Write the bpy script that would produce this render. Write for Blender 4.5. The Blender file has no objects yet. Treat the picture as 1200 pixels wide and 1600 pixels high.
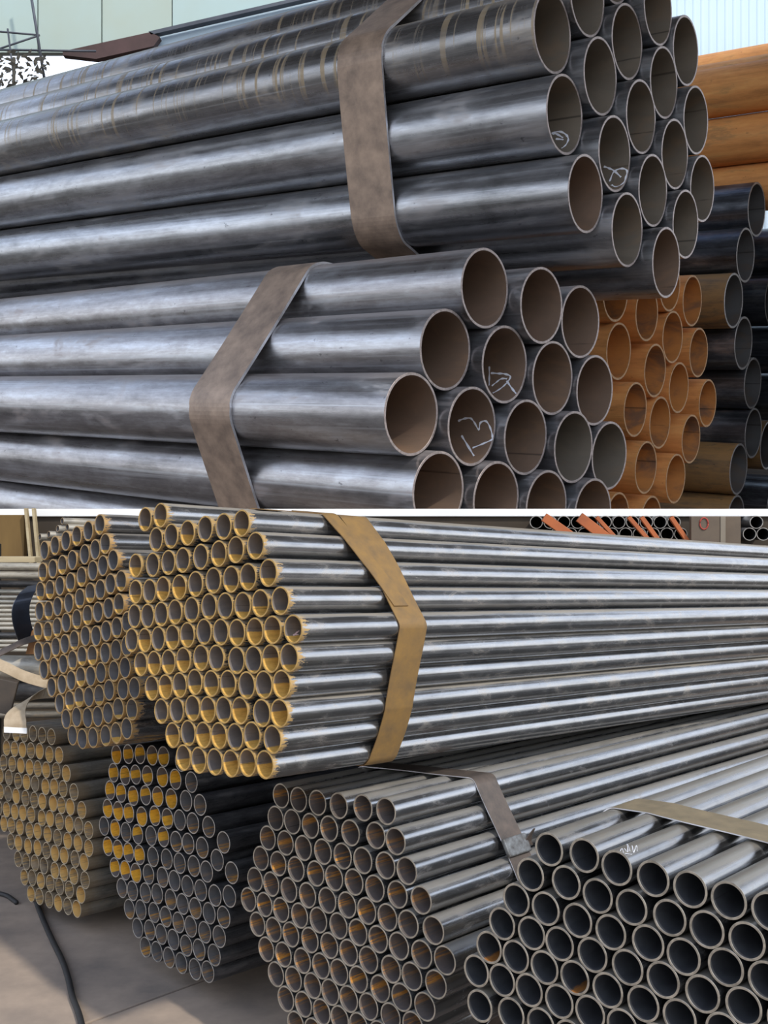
import bpy, bmesh, math, random
from mathutils import Vector, Matrix
random.seed(7)
sc = bpy.context.scene
COL = sc.collection

# ------------------------------------------------------------------ camera, sky, sun, exposure
F, CX, CY = 1650.0, 600.0, 820.0
cam_d = bpy.data.cameras.new('camera')
cam_d.sensor_fit = 'VERTICAL'
cam_d.sensor_height = 36.0
cam_d.lens = 36.0 * F / 1600.0
cam_d.shift_y = 20.0 / 1600.0
cam_d.clip_start = 0.05
cam = bpy.data.objects.new('camera', cam_d)
COL.objects.link(cam)
cam.location = (0, 0, 0)
cam.rotation_euler = (math.radians(90), 0, 0)
sc.camera = cam

world = bpy.data.worlds.new('sky')
sc.world = world
world.use_nodes = True
wn = world.node_tree
wn.nodes.clear()
w_out = wn.nodes.new('ShaderNodeOutputWorld')
w_bg = wn.nodes.new('ShaderNodeBackground')
w_tc = wn.nodes.new('ShaderNodeTexCoord')
w_sep = wn.nodes.new('ShaderNodeSeparateXYZ')
w_rmp = wn.nodes.new('ShaderNodeValToRGB')
wn.links.new(w_tc.outputs['Generated'], w_sep.inputs[0])
w_map = wn.nodes.new('ShaderNodeMath'); w_map.operation = 'MULTIPLY_ADD'
w_map.inputs[1].default_value = 0.5; w_map.inputs[2].default_value = 0.5
wn.links.new(w_sep.outputs['Z'], w_map.inputs[0])
wn.links.new(w_map.outputs[0], w_rmp.inputs[0])
el = w_rmp.color_ramp.elements
while len(el) < 5: el.new(0.5)
for e_, (p_, c_) in zip(el, ((0.0, (0.07, 0.065, 0.06)), (0.49, (0.10, 0.095, 0.09)), (0.52, (0.96, 0.98, 1.0)), (0.74, (0.72, 0.82, 1.0)), (1.0, (0.15, 0.24, 0.46)))):
    e_.position = p_; e_.color = (*c_, 1)
wn.links.new(w_rmp.outputs[0], w_bg.inputs['Color'])
w_bg.inputs['Strength'].default_value = 1.8
wn.links.new(w_bg.outputs[0], w_out.inputs[0])

sun_d = bpy.data.lights.new('sun', 'SUN')
sun_d.energy = 2.3
sun_d.angle = math.radians(2.0)
sun_d.color = (1.0, 0.93, 0.82)
sun = bpy.data.objects.new('sun', sun_d)
COL.objects.link(sun)
sun.rotation_euler = Vector((0.44, -0.56, 0.70)).to_track_quat('Z', 'Y').to_euler()
sun['label'] = 'sun'

sc.view_settings.view_transform = 'Standard'
sc.view_settings.look = 'None'
sc.view_settings.gamma = 1.0
sc.view_settings.use_curve_mapping = False
sc.view_settings.exposure = 0.16

# ------------------------------------------------------------------ helpers
def at(px, py, Y):
    return Vector(((px - CX) / F * Y, Y, (CY - py) / F * Y))

def tag(o, label=None, cat=None, group=None, kind=None):
    if label: o['label'] = label
    if cat: o['category'] = cat
    if group: o['group'] = group
    if kind: o['kind'] = kind
    return o

def link(name, me, parent=None):
    o = bpy.data.objects.new(name, me)
    COL.objects.link(o)
    if parent: o.parent = parent
    return o

def empty(name, loc=(0, 0, 0)):
    o = bpy.data.objects.new(name, None)
    o.empty_display_size = 0.1
    COL.objects.link(o)
    o.location = loc
    return o

def me_from(name, v, f, mats, smooth=False, idx=None):
    me = bpy.data.meshes.new(name)
    me.from_pydata([tuple(p) for p in v], [], f)
    for m in (mats if isinstance(mats, (list, tuple)) else [mats]): me.materials.append(m)
    if smooth: me.polygons.foreach_set('use_smooth', [True] * len(f))
    if idx: me.polygons.foreach_set('material_index', idx)
    me.update()
    return me

def fix_normals(me):
    bm = bmesh.new(); bm.from_mesh(me)
    bmesh.ops.recalc_face_normals(bm, faces=bm.faces)
    bm.to_mesh(me); bm.free()

def box_me(name, c, ax, ay, az, mat, bevel=0.0):
    """box from centre and three half-axis vectors"""
    c, ax, ay, az = Vector(c), Vector(ax), Vector(ay), Vector(az)
    v = [c + sx * ax + sy * ay + sz * az for sx in (-1, 1) for sy in (-1, 1) for sz in (-1, 1)]
    f = [(0, 1, 3, 2), (4, 6, 7, 5), (0, 4, 5, 1), (2, 3, 7, 6), (0, 2, 6, 4), (1, 5, 7, 3)]
    me = me_from(name, v, f, mat)
    bm = bmesh.new(); bm.from_mesh(me)
    bmesh.ops.recalc_face_normals(bm, faces=bm.faces)
    if bevel:
        bmesh.ops.bevel(bm, geom=list(bm.edges), offset=bevel, segments=2, affect='EDGES', profile=0.6)
    bm.to_mesh(me); bm.free()
    return me

def tube_me(name, pts, r, mat, seg=10):
    n = len(pts); v = []; f = []
    for i, p in enumerate(pts):
        d = (pts[min(i + 1, n - 1)] - pts[max(i - 1, 0)]).normalized()
        u = d.cross(Vector((0, 0, 1)));
        if u.length < 1e-3: u = d.cross(Vector((1, 0, 0)))
        u.normalize(); w = u.cross(d)
        for k in range(seg):
            t = 2 * math.pi * k / seg
            v.append(p + r * (math.cos(t) * u + math.sin(t) * w))
    for i in range(n - 1):
        for k in range(seg):
            f.append((i * seg + k, i * seg + (k + 1) % seg, (i + 1) * seg + (k + 1) % seg, (i + 1) * seg + k))
    f.append(tuple(range(seg))); f.append(tuple((n - 1) * seg + k for k in range(seg)))
    me = me_from(name, v, f, mat, True); fix_normals(me)
    return me

def strip_me(name, path, wides, thick, mat):
    """bent flat strip: path points, half-width vectors, thickness"""
    n = len(path); v = []; f = []
    for i in range(n):
        d = (path[min(i + 1, n - 1)] - path[max(i - 1, 0)]).normalized()
        nrm = d.cross(wides[i]).normalized() * thick
        for s, t in ((-1, 0), (1, 0), (1, 1), (-1, 1)):
            v.append(path[i] + s * wides[i] + t * nrm)
    for i in range(n - 1):
        for k in range(4):
            f.append((i * 4 + k, i * 4 + (k + 1) % 4, (i + 1) * 4 + (k + 1) % 4, (i + 1) * 4 + k))
    f.append((0, 1, 2, 3)); f.append(tuple((n - 1) * 4 + k for k in range(4)))
    me = me_from(name, v, f, mat); fix_normals(me)
    return me

def catmull(pts, k=6):
    out = []; P = [pts[0]] + list(pts) + [pts[-1]]
    for i in range(1, len(P) - 2):
        for j in range(k):
            t = j / k
            a, b, c, d = P[i - 1], P[i], P[i + 1], P[i + 2]
            out.append(0.5 * ((2 * b) + (c - a) * t + (2 * a - 5 * b + 4 * c - d) * t * t + (3 * b - a - 3 * c + d) * t ** 3))
    out.append(pts[-1])
    return out

# ------------------------------------------------------------------ node helpers
class NT:
    def __init__(s, name):
        s.m = bpy.data.materials.new(name); s.m.use_nodes = True
        s.t = s.m.node_tree; s.t.nodes.clear()
        s.out = s.t.nodes.new('ShaderNodeOutputMaterial')
        s.b = s.t.nodes.new('ShaderNodeBsdfPrincipled')
        s.t.links.new(s.b.outputs[0], s.out.inputs[0])
        s._tc = None
    def set(s, sock, v):
        if hasattr(v, 'is_output') or isinstance(v, bpy.types.NodeSocket): s.t.links.new(v, sock)
        else: sock.default_value = v
    def math(s, op, a, b=0.0, c=None, clamp=False):
        n = s.t.nodes.new('ShaderNodeMath'); n.operation = op; n.use_clamp = clamp
        s.set(n.inputs[0], a); s.set(n.inputs[1], b)
        if c is not None: s.set(n.inputs[2], c)
        return n.outputs[0]
    def mix(s, fac, a, b):
        n = s.t.nodes.new('ShaderNodeMix'); n.data_type = 'RGBA'
        s.set(n.inputs[0], fac); s.set(n.inputs[6], a); s.set(n.inputs[7], b)
        return n.outputs[2]
    def obj(s):
        if s._tc is None: s._tc = s.t.nodes.new('ShaderNodeTexCoord')
        return s._tc.outputs['Object']
    def sep(s, v):
        n = s.t.nodes.new('ShaderNodeSeparateXYZ'); s.set(n.inputs[0], v); return n.outputs
    def rnd(s):
        n = s.t.nodes.new('ShaderNodeObjectInfo'); return n.outputs['Random']
    def coord(s, scale, rnd=None):
        n = s.t.nodes.new('ShaderNodeVectorMath'); n.operation = 'MULTIPLY'
        s.set(n.inputs[0], s.obj()); n.inputs[1].default_value = scale
        if rnd is None: return n.outputs[0]
        k = s.t.nodes.new('ShaderNodeVectorMath'); k.operation = 'ADD'
        c = s.t.nodes.new('ShaderNodeCombineXYZ')
        r = s.math('MULTIPLY', rnd, 91.7)
        for i in range(3): s.set(c.inputs[i], r)
        s.set(k.inputs[0], n.outputs[0]); s.set(k.inputs[1], c.outputs[0])
        return k.outputs[0]
    def noise(s, vec, scale=1.0, detail=4.0, rough=0.55, dist=0.0):
        n = s.t.nodes.new('ShaderNodeTexNoise'); s.set(n.inputs['Vector'], vec)
        n.inputs['Scale'].default_value = scale; n.inputs['Detail'].default_value = detail
        n.inputs['Roughness'].default_value = rough; n.inputs['Distortion'].default_value = dist
        return n.outputs[0]
    def ramp(s, fac, stops):
        n = s.t.nodes.new('ShaderNodeValToRGB'); s.set(n.inputs[0], fac)
        e = n.color_ramp.elements
        while len(e) < len(stops): e.new(0.5)
        for q, (p, c) in zip(e, stops):
            q.position = p; q.color = (c, c, c, 1) if not isinstance(c, tuple) else (*c, 1)
        return n.outputs[0]
    def step(s, x, lo, hi):
        n = s.t.nodes.new('ShaderNodeMapRange'); n.interpolation_type = 'SMOOTHSTEP'
        s.set(n.inputs[0], x); s.set(n.inputs[1], lo); s.set(n.inputs[2], hi)
        return n.outputs[0]
    def bump(s, h, strength=0.2, dist=0.002):
        n = s.t.nodes.new('ShaderNodeBump'); s.set(n.inputs['Height'], h)
        n.inputs['Strength'].default_value = strength; n.inputs['Distance'].default_value = dist
        s.t.links.new(n.outputs[0], s.b.inputs['Normal'])
    def fin(s, col, rough=0.6, metal=0.0, spec=None):
        s.set(s.b.inputs['Base Color'], col); s.set(s.b.inputs['Roughness'], rough); s.set(s.b.inputs['Metallic'], metal)
        if spec is not None: s.b.inputs['Specular IOR Level'].default_value = spec
        return s.m

def C(*c): return (c[0], c[1], c[2], 1.0)

def plain(name, col, col2=None, rough=0.7, metal=0.0, scale=6.0, stretch=(1, 1, 1), bump=0.15, bd=0.002, detail=5.0):
    n = NT(name)
    r = n.rnd()
    f = n.noise(n.coord(tuple(scale * k for k in stretch), r), 1.0, detail, 0.6)
    k = n.ramp(f, [(0.3, 0.0), (0.7, 1.0)])
    c = n.mix(k, C(*col), C(*(col2 or [x * 0.7 for x in col])))
    if bump: n.bump(f, bump, bd)
    return n.fin(c, rough, metal)

def steel(name, R, dark, mid, light, metal=0.7, rough=(0.3, 0.5), rust=(0.12, 0.06, 0.03), rust_amt=0.4,
          mouth=0.0, mouth_len=3.0, dust=0.0, dustcol=(0.3, 0.25, 0.18), drips=0.0, grain=0.25):
    n = NT(name); r = n.rnd(); i = 1.0 / R
    lon = n.noise(n.coord((2.2 * i, 0.10 * i, 2.2 * i), r), 1.0, 6.0, 0.65)       # streaks along the pipe
    pat = n.noise(n.coord((0.9 * i, 0.35 * i, 0.9 * i), r), 1.0, 5.0, 0.6, 0.6)   # mill scale patches
    fine = n.noise(n.coord((7 * i, 1.6 * i, 7 * i), r), 1.0, 4.0, 0.7)
    a = n.math('ADD', n.math('MULTIPLY', lon, 0.55), n.math('MULTIPLY', pat, 0.45))
    a = n.math('ADD', a, n.math('MULTIPLY', n.math('SUBTRACT', fine, 0.5), grain))
    col = n.ramp(a, [(0.33, dark), (0.5, mid), (0.66, light)])
    xyz = n.sep(n.obj())
    zr = n.math('MULTIPLY', xyz[2], i); yr = n.math('MULTIPLY', xyz[1], i)
    mask = n.math('MULTIPLY', n.step(pat, 0.52, 0.70), rust_amt)
    mask = n.math('MULTIPLY', mask, n.step(fine, 0.30, 0.6))
    if mouth:
        e = n.math('ADD', yr, n.math('MULTIPLY', n.math('SUBTRACT', fine, 0.5), 3.0))
        mask = n.math('MAXIMUM', mask, n.math('MULTIPLY', n.math('SUBTRACT', 1.0, n.step(e, 0.2, mouth_len)), mouth))
    if drips:
        dn = n.noise(n.coord((0.16 * i, 6.5 * i, 0.16 * i), r), 1.0, 2.0, 0.5, 0.7)
        dm = n.math('MULTIPLY', n.step(dn, 0.55, 0.64), n.step(zr, -1.0, -0.35))
        dm = n.math('MULTIPLY', dm, n.step(n.noise(n.coord((0.5 * i, 0.16 * i, 0.5 * i), r), 1.0, 2.0), 0.30, 0.5))
        mask = n.math('MAXIMUM', mask, n.math('MULTIPLY', dm, drips))
        top = n.math('MULTIPLY', n.step(n.math('ADD', zr, n.math('MULTIPLY', n.math('SUBTRACT', pat, 0.5), 1.2)), 0.5, 0.95), drips * 0.7)
        mask = n.math('MAXIMUM', mask, top)
    col = n.mix(mask, col, C(*rust))
    met = n.math('MULTIPLY', n.math('SUBTRACT', 1.0, mask), metal)
    rg = n.math('ADD', rough[0], n.math('MULTIPLY', pat, rough[1] - rough[0]))
    rg = n.math('ADD', rg, n.math('MULTIPLY', mask, 0.3))
    ln = n.noise(n.coord((9 * i, 0.06 * i, 9 * i), r), 1.0, 3.0, 0.6)
    rg = n.math('ADD', rg, n.math('MULTIPLY', n.math('SUBTRACT', ln, 0.5), 0.30))
    col = n.mix(n.math('MULTIPLY', n.step(ln, 0.56, 0.72), 0.45), col, C(*light))
    spk = n.noise(n.coord((4.5 * i, 2.4 * i, 4.5 * i), r), 1.0, 3.0, 0.7)
    col = n.mix(n.math('MULTIPLY', n.step(spk, 0.66, 0.74), 0.55), col, C(*[k * 0.4 for k in dark]))
    if dust:
        dm = n.math('MULTIPLY', n.step(n.math('ADD', zr, n.math('MULTIPLY', n.math('SUBTRACT', lon, 0.5), 0.5)), 0.68, 0.92), dust)
        col = n.mix(dm, col, C(*dustcol))
        met = n.math('MULTIPLY', n.math('SUBTRACT', 1.0, dm), met)
        rg = n.math('ADD', rg, n.math('MULTIPLY', dm, 0.25))
    n.bump(fine, 0.05, 0.03 * R)
    return n.fin(col, rg, met)

def bore(name, R, base, rust, mode='plain', lo=-0.98, hi=-0.3, power=1.6, base2=None, rough=0.65):
    n = NT(name); r = n.rnd(); i = 1.0 / R
    xyz = n.sep(n.obj())
    zr = n.math('MULTIPLY', xyz[2], i); yr = n.math('MULTIPLY', xyz[1], i)
    pat = n.noise(n.coord((1.0 * i, 0.5 * i, 1.0 * i), r), 1.0, 5.0, 0.6, 0.5)
    fine = n.noise(n.coord((5 * i, 1.2 * i, 5 * i), r), 1.0, 5.0, 0.7)
    lon = n.noise(n.coord((6 * i, 0.25 * i, 6 * i), r), 1.0, 4.0, 0.7)
    col = n.mix(n.ramp(pat, [(0.35, 0.0), (0.65, 1.0)]), C(*base), C(*(base2 or [k * 0.75 for k in base])))
    r2 = n.math('FRACT', n.math('MULTIPLY', r, 17.31))
    r3 = n.math('FRACT', n.math('MULTIPLY', r, 51.77))
    rag = n.math('MULTIPLY', n.math('SUBTRACT', fine, 0.5), 0.22)
    mask = None
    if mode == 'bottom':
        thr = n.math('ADD', lo, n.math('MULTIPLY', n.math('POWER', r2, power), hi - lo))
        mask = n.step(n.math('SUBTRACT', n.math('ADD', thr, rag), zr), -0.03, 0.05)
    elif mode == 'band':  # painted sunlight: rust colour laid between two heights in the bore
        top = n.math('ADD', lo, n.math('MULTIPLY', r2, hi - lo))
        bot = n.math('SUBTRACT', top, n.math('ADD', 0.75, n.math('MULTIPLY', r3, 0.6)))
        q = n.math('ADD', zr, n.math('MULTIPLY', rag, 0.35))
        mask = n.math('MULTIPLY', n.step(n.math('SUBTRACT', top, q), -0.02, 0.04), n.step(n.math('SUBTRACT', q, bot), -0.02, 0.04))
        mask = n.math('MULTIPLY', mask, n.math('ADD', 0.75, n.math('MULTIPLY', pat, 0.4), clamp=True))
    elif mode == 'streak':
        c0 = n.math('ADD', lo, n.math('MULTIPLY', r2, hi - lo))
        d = n.math('ABSOLUTE', n.math('SUBTRACT', n.math('ADD', zr, rag), c0))
        near = n.math('SUBTRACT', 1.0, n.step(d, 0.10, 0.45))
        mask = n.math('MULTIPLY', near, n.step(lon, 0.46, 0.56))
        mask = n.math('MULTIPLY', mask, n.math('ADD', 0.15, n.math('MULTIPLY', r3, 0.95), clamp=True))
    elif mode == 'ochre':
        mask = n.math('MULTIPLY', n.step(n.math('ADD', n.math('MULTIPLY', lon, 0.6), n.math('MULTIPLY', n.math('ADD', r2, pat), 0.22)), 0.42, 0.56),
                      n.math('SUBTRACT', 1.0, n.step(zr, lo, hi)))
    elif mode == 'plain':
        mask = n.math('MULTIPLY', n.step(pat, 0.47, 0.68), 0.7)
    if mode in ('bottom', 'band', 'streak'):
        gr = n.step(fine, 0.35, 0.7)
        rc = n.mix(gr, C(*rust), C(rust[0] * 0.75, rust[1] * 0.68, rust[2] * 0.6))
    else: rc = C(*rust)
    col = n.mix(mask, col, rc)
    # dashed weld line
    ang = n.math('ABSOLUTE', n.math('SUBTRACT', zr, n.math('SUBTRACT', n.math('MULTIPLY', r3, 1.4), 0.6)))
    seam = n.math('MULTIPLY', n.math('SUBTRACT', 1.0, n.step(ang, 0.012, 0.035)), n.step(lon, 0.46, 0.55))
    col = n.mix(n.math('MULTIPLY', n.math('MULTIPLY', seam, 0.6), n.step(r2, 0.45, 0.55)), col, C(0.012, 0.01, 0.009))
    n.bump(fine, 0.15, 0.03 * R)
    return n.fin(col, rough, 0.15)

def rim(name, col, rough=0.45, metal=0.6):
    n = NT(name); r = n.rnd()
    f = n.noise(n.coord((60, 60, 60), r), 1.0, 4.0, 0.7)
    c = n.mix(n.ramp(f, [(0.35, 0.0), (0.65, 1.0)]), C(*col), C(*[k * 0.55 for k in col]))
    return n.fin(c, rough, metal)

def pipe_me(name, R, ri, L, mats, seg=36):
    """hollow pipe along +Y with its mouth at the origin; slots: outside, bore, rim"""
    ch = 0.10 * (R - ri)
    prof = [(L, R), (L * 0.5, R), (ch, R), (0.0, R - ch), (0.0, ri + ch), (ch, ri), (L * 0.5, ri), (L, ri)]
    mid = [0, 0, 2, 2, 2, 1, 1, 2]
    v = []; f = []; ix = []
    for y, r in prof:
        for k in range(seg):
            t = 2 * math.pi * k / seg
            v.append((r * math.cos(t), y, r * math.sin(t)))
    n = len(prof)
    for i in range(n):
        j = (i + 1) % n
        for k in range(seg):
            f.append((i * seg + k, i * seg + (k + 1) % seg, j * seg + (k + 1) % seg, j * seg + k)); ix.append(mid[i])
    me = me_from(name, v, f, mats, True, ix)
    fix_normals(me)
    bm = bmesh.new(); bm.from_mesh(me)
    for e in bm.edges:
        if len(e.link_faces) == 2 and e.calc_face_angle(0) > 0.6: e.smooth = False
    bm.to_mesh(me); bm.free()
    return me

def axes(a):
    a = Vector(a).normalized(); h = a.cross(Vector((0, 0, 1))).normalized(); v = h.cross(a)
    return a, h, v

def place(o, p, a):
    a, h, v = axes(a)
    M = Matrix(((h.x, a.x, v.x), (h.y, a.y, v.y), (h.z, a.z, v.z))).to_4x4()
    M.translation = p
    o.matrix_world = M
    return o

ORD = ['', 'first', 'second', 'third', 'fourth', 'fifth', 'sixth', 'seventh', 'eighth', 'ninth', 'tenth', 'eleventh', 'twelfth']

def hull2(pts):
    pts = sorted(set(pts))
    def half(P):
        o = []
        for p in P:
            while len(o) > 1 and (o[-1][0] - o[-2][0]) * (p[1] - o[-2][1]) - (o[-1][1] - o[-2][1]) * (p[0] - o[-2][0]) <= 0: o.pop()
            o.append(p)
        return o
    a, b = half(pts), half(pts[::-1])
    return a[:-1] + b[:-1]

def strap(name, key, t0, t1, thick, mat, edge_mat, label, cat='strap', skew=0.0, wob=0.004, pad=0.001, overlap=None):
    d = DATA[key]; a, h, v = axes(d['a']); R = d['R'] + pad
    P = [Vector(p) for p in d['P']]
    c = sum(P, Vector()) / len(P)
    base = sum(((p - c).dot(a) for p in P), 0.0) / len(P)
    pts = []
    for p in P:
        x, z = (p - c).dot(h), (p - c).dot(v)
        for k in range(60):
            t = 2 * math.pi * k / 60
            pts.append((round(x + R * math.cos(t), 5), round(z + R * math.sin(t), 5)))
    H = hull2(pts)
    # resample long chords
    ring = []
    for i in range(len(H)):
        p, q = H[i], H[(i + 1) % len(H)]
        L = math.hypot(q[0] - p[0], q[1] - p[1]); k = max(1, int(L / (d['R'] * 0.5)))
        for j in range(k):
            ring.append((p[0] + (q[0] - p[0]) * j / k, p[1] + (q[1] - p[1]) * j / k))
    root = empty(name, c + a * (t0 + t1) * 0.5)
    tag(root, label, cat)
    inv = Matrix.Translation(root.location).inverted()
    def band(nm, ring, ta, tb, off, shift, parent, close=True):
        n = len(ring); vv = []; ff = []; ix = []
        for i, (x, z) in enumerate(ring):
            xp, zp = ring[(i - 1) % n] if (close or i) else ring[0]
            xn, zn = ring[(i + 1) % n] if (close or i < n - 1) else ring[-1]
            nx, nz = (zn - zp), -(xn - xp); l = math.hypot(nx, nz) or 1.0
            nx, nz = nx / l, nz / l
            w = wob * math.sin(i * 0.37) + shift(x, z)
            for t, o in ((ta, off), (tb, off), (tb, off + thick), (ta, off + thick)):
                vv.append(inv @ (c + a * (t + w) + h * (x + nx * o) + v * (z + nz * o)))
        for i in range(n if close else n - 1):
            j = (i + 1) % n
            for k in range(4):
                ff.append((i * 4 + k, i * 4 + (k + 1) % 4, j * 4 + (k + 1) % 4, j * 4 + k)); ix.append(0 if k == 2 or k == 0 else 1)
        if not close:
            ff.append((0, 1, 2, 3)); ix.append(1); m = (n - 1) * 4; ff.append((m, m + 1, m + 2, m + 3)); ix.append(1)
        me = me_from(nm, vv, ff, [mat, edge_mat], False, ix); fix_normals(me)
        return link(nm, me, parent)
    zs = [z for x, z in ring]; zm = max(zs); zl = min(zs)
    band('band', ring, t0, t1, 0.0, lambda x, z: skew * (z - (zm + zl) / 2) / (zm - zl), root)
    return root, ring, band, (c, a, h, v, inv, zm, zl)

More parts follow.
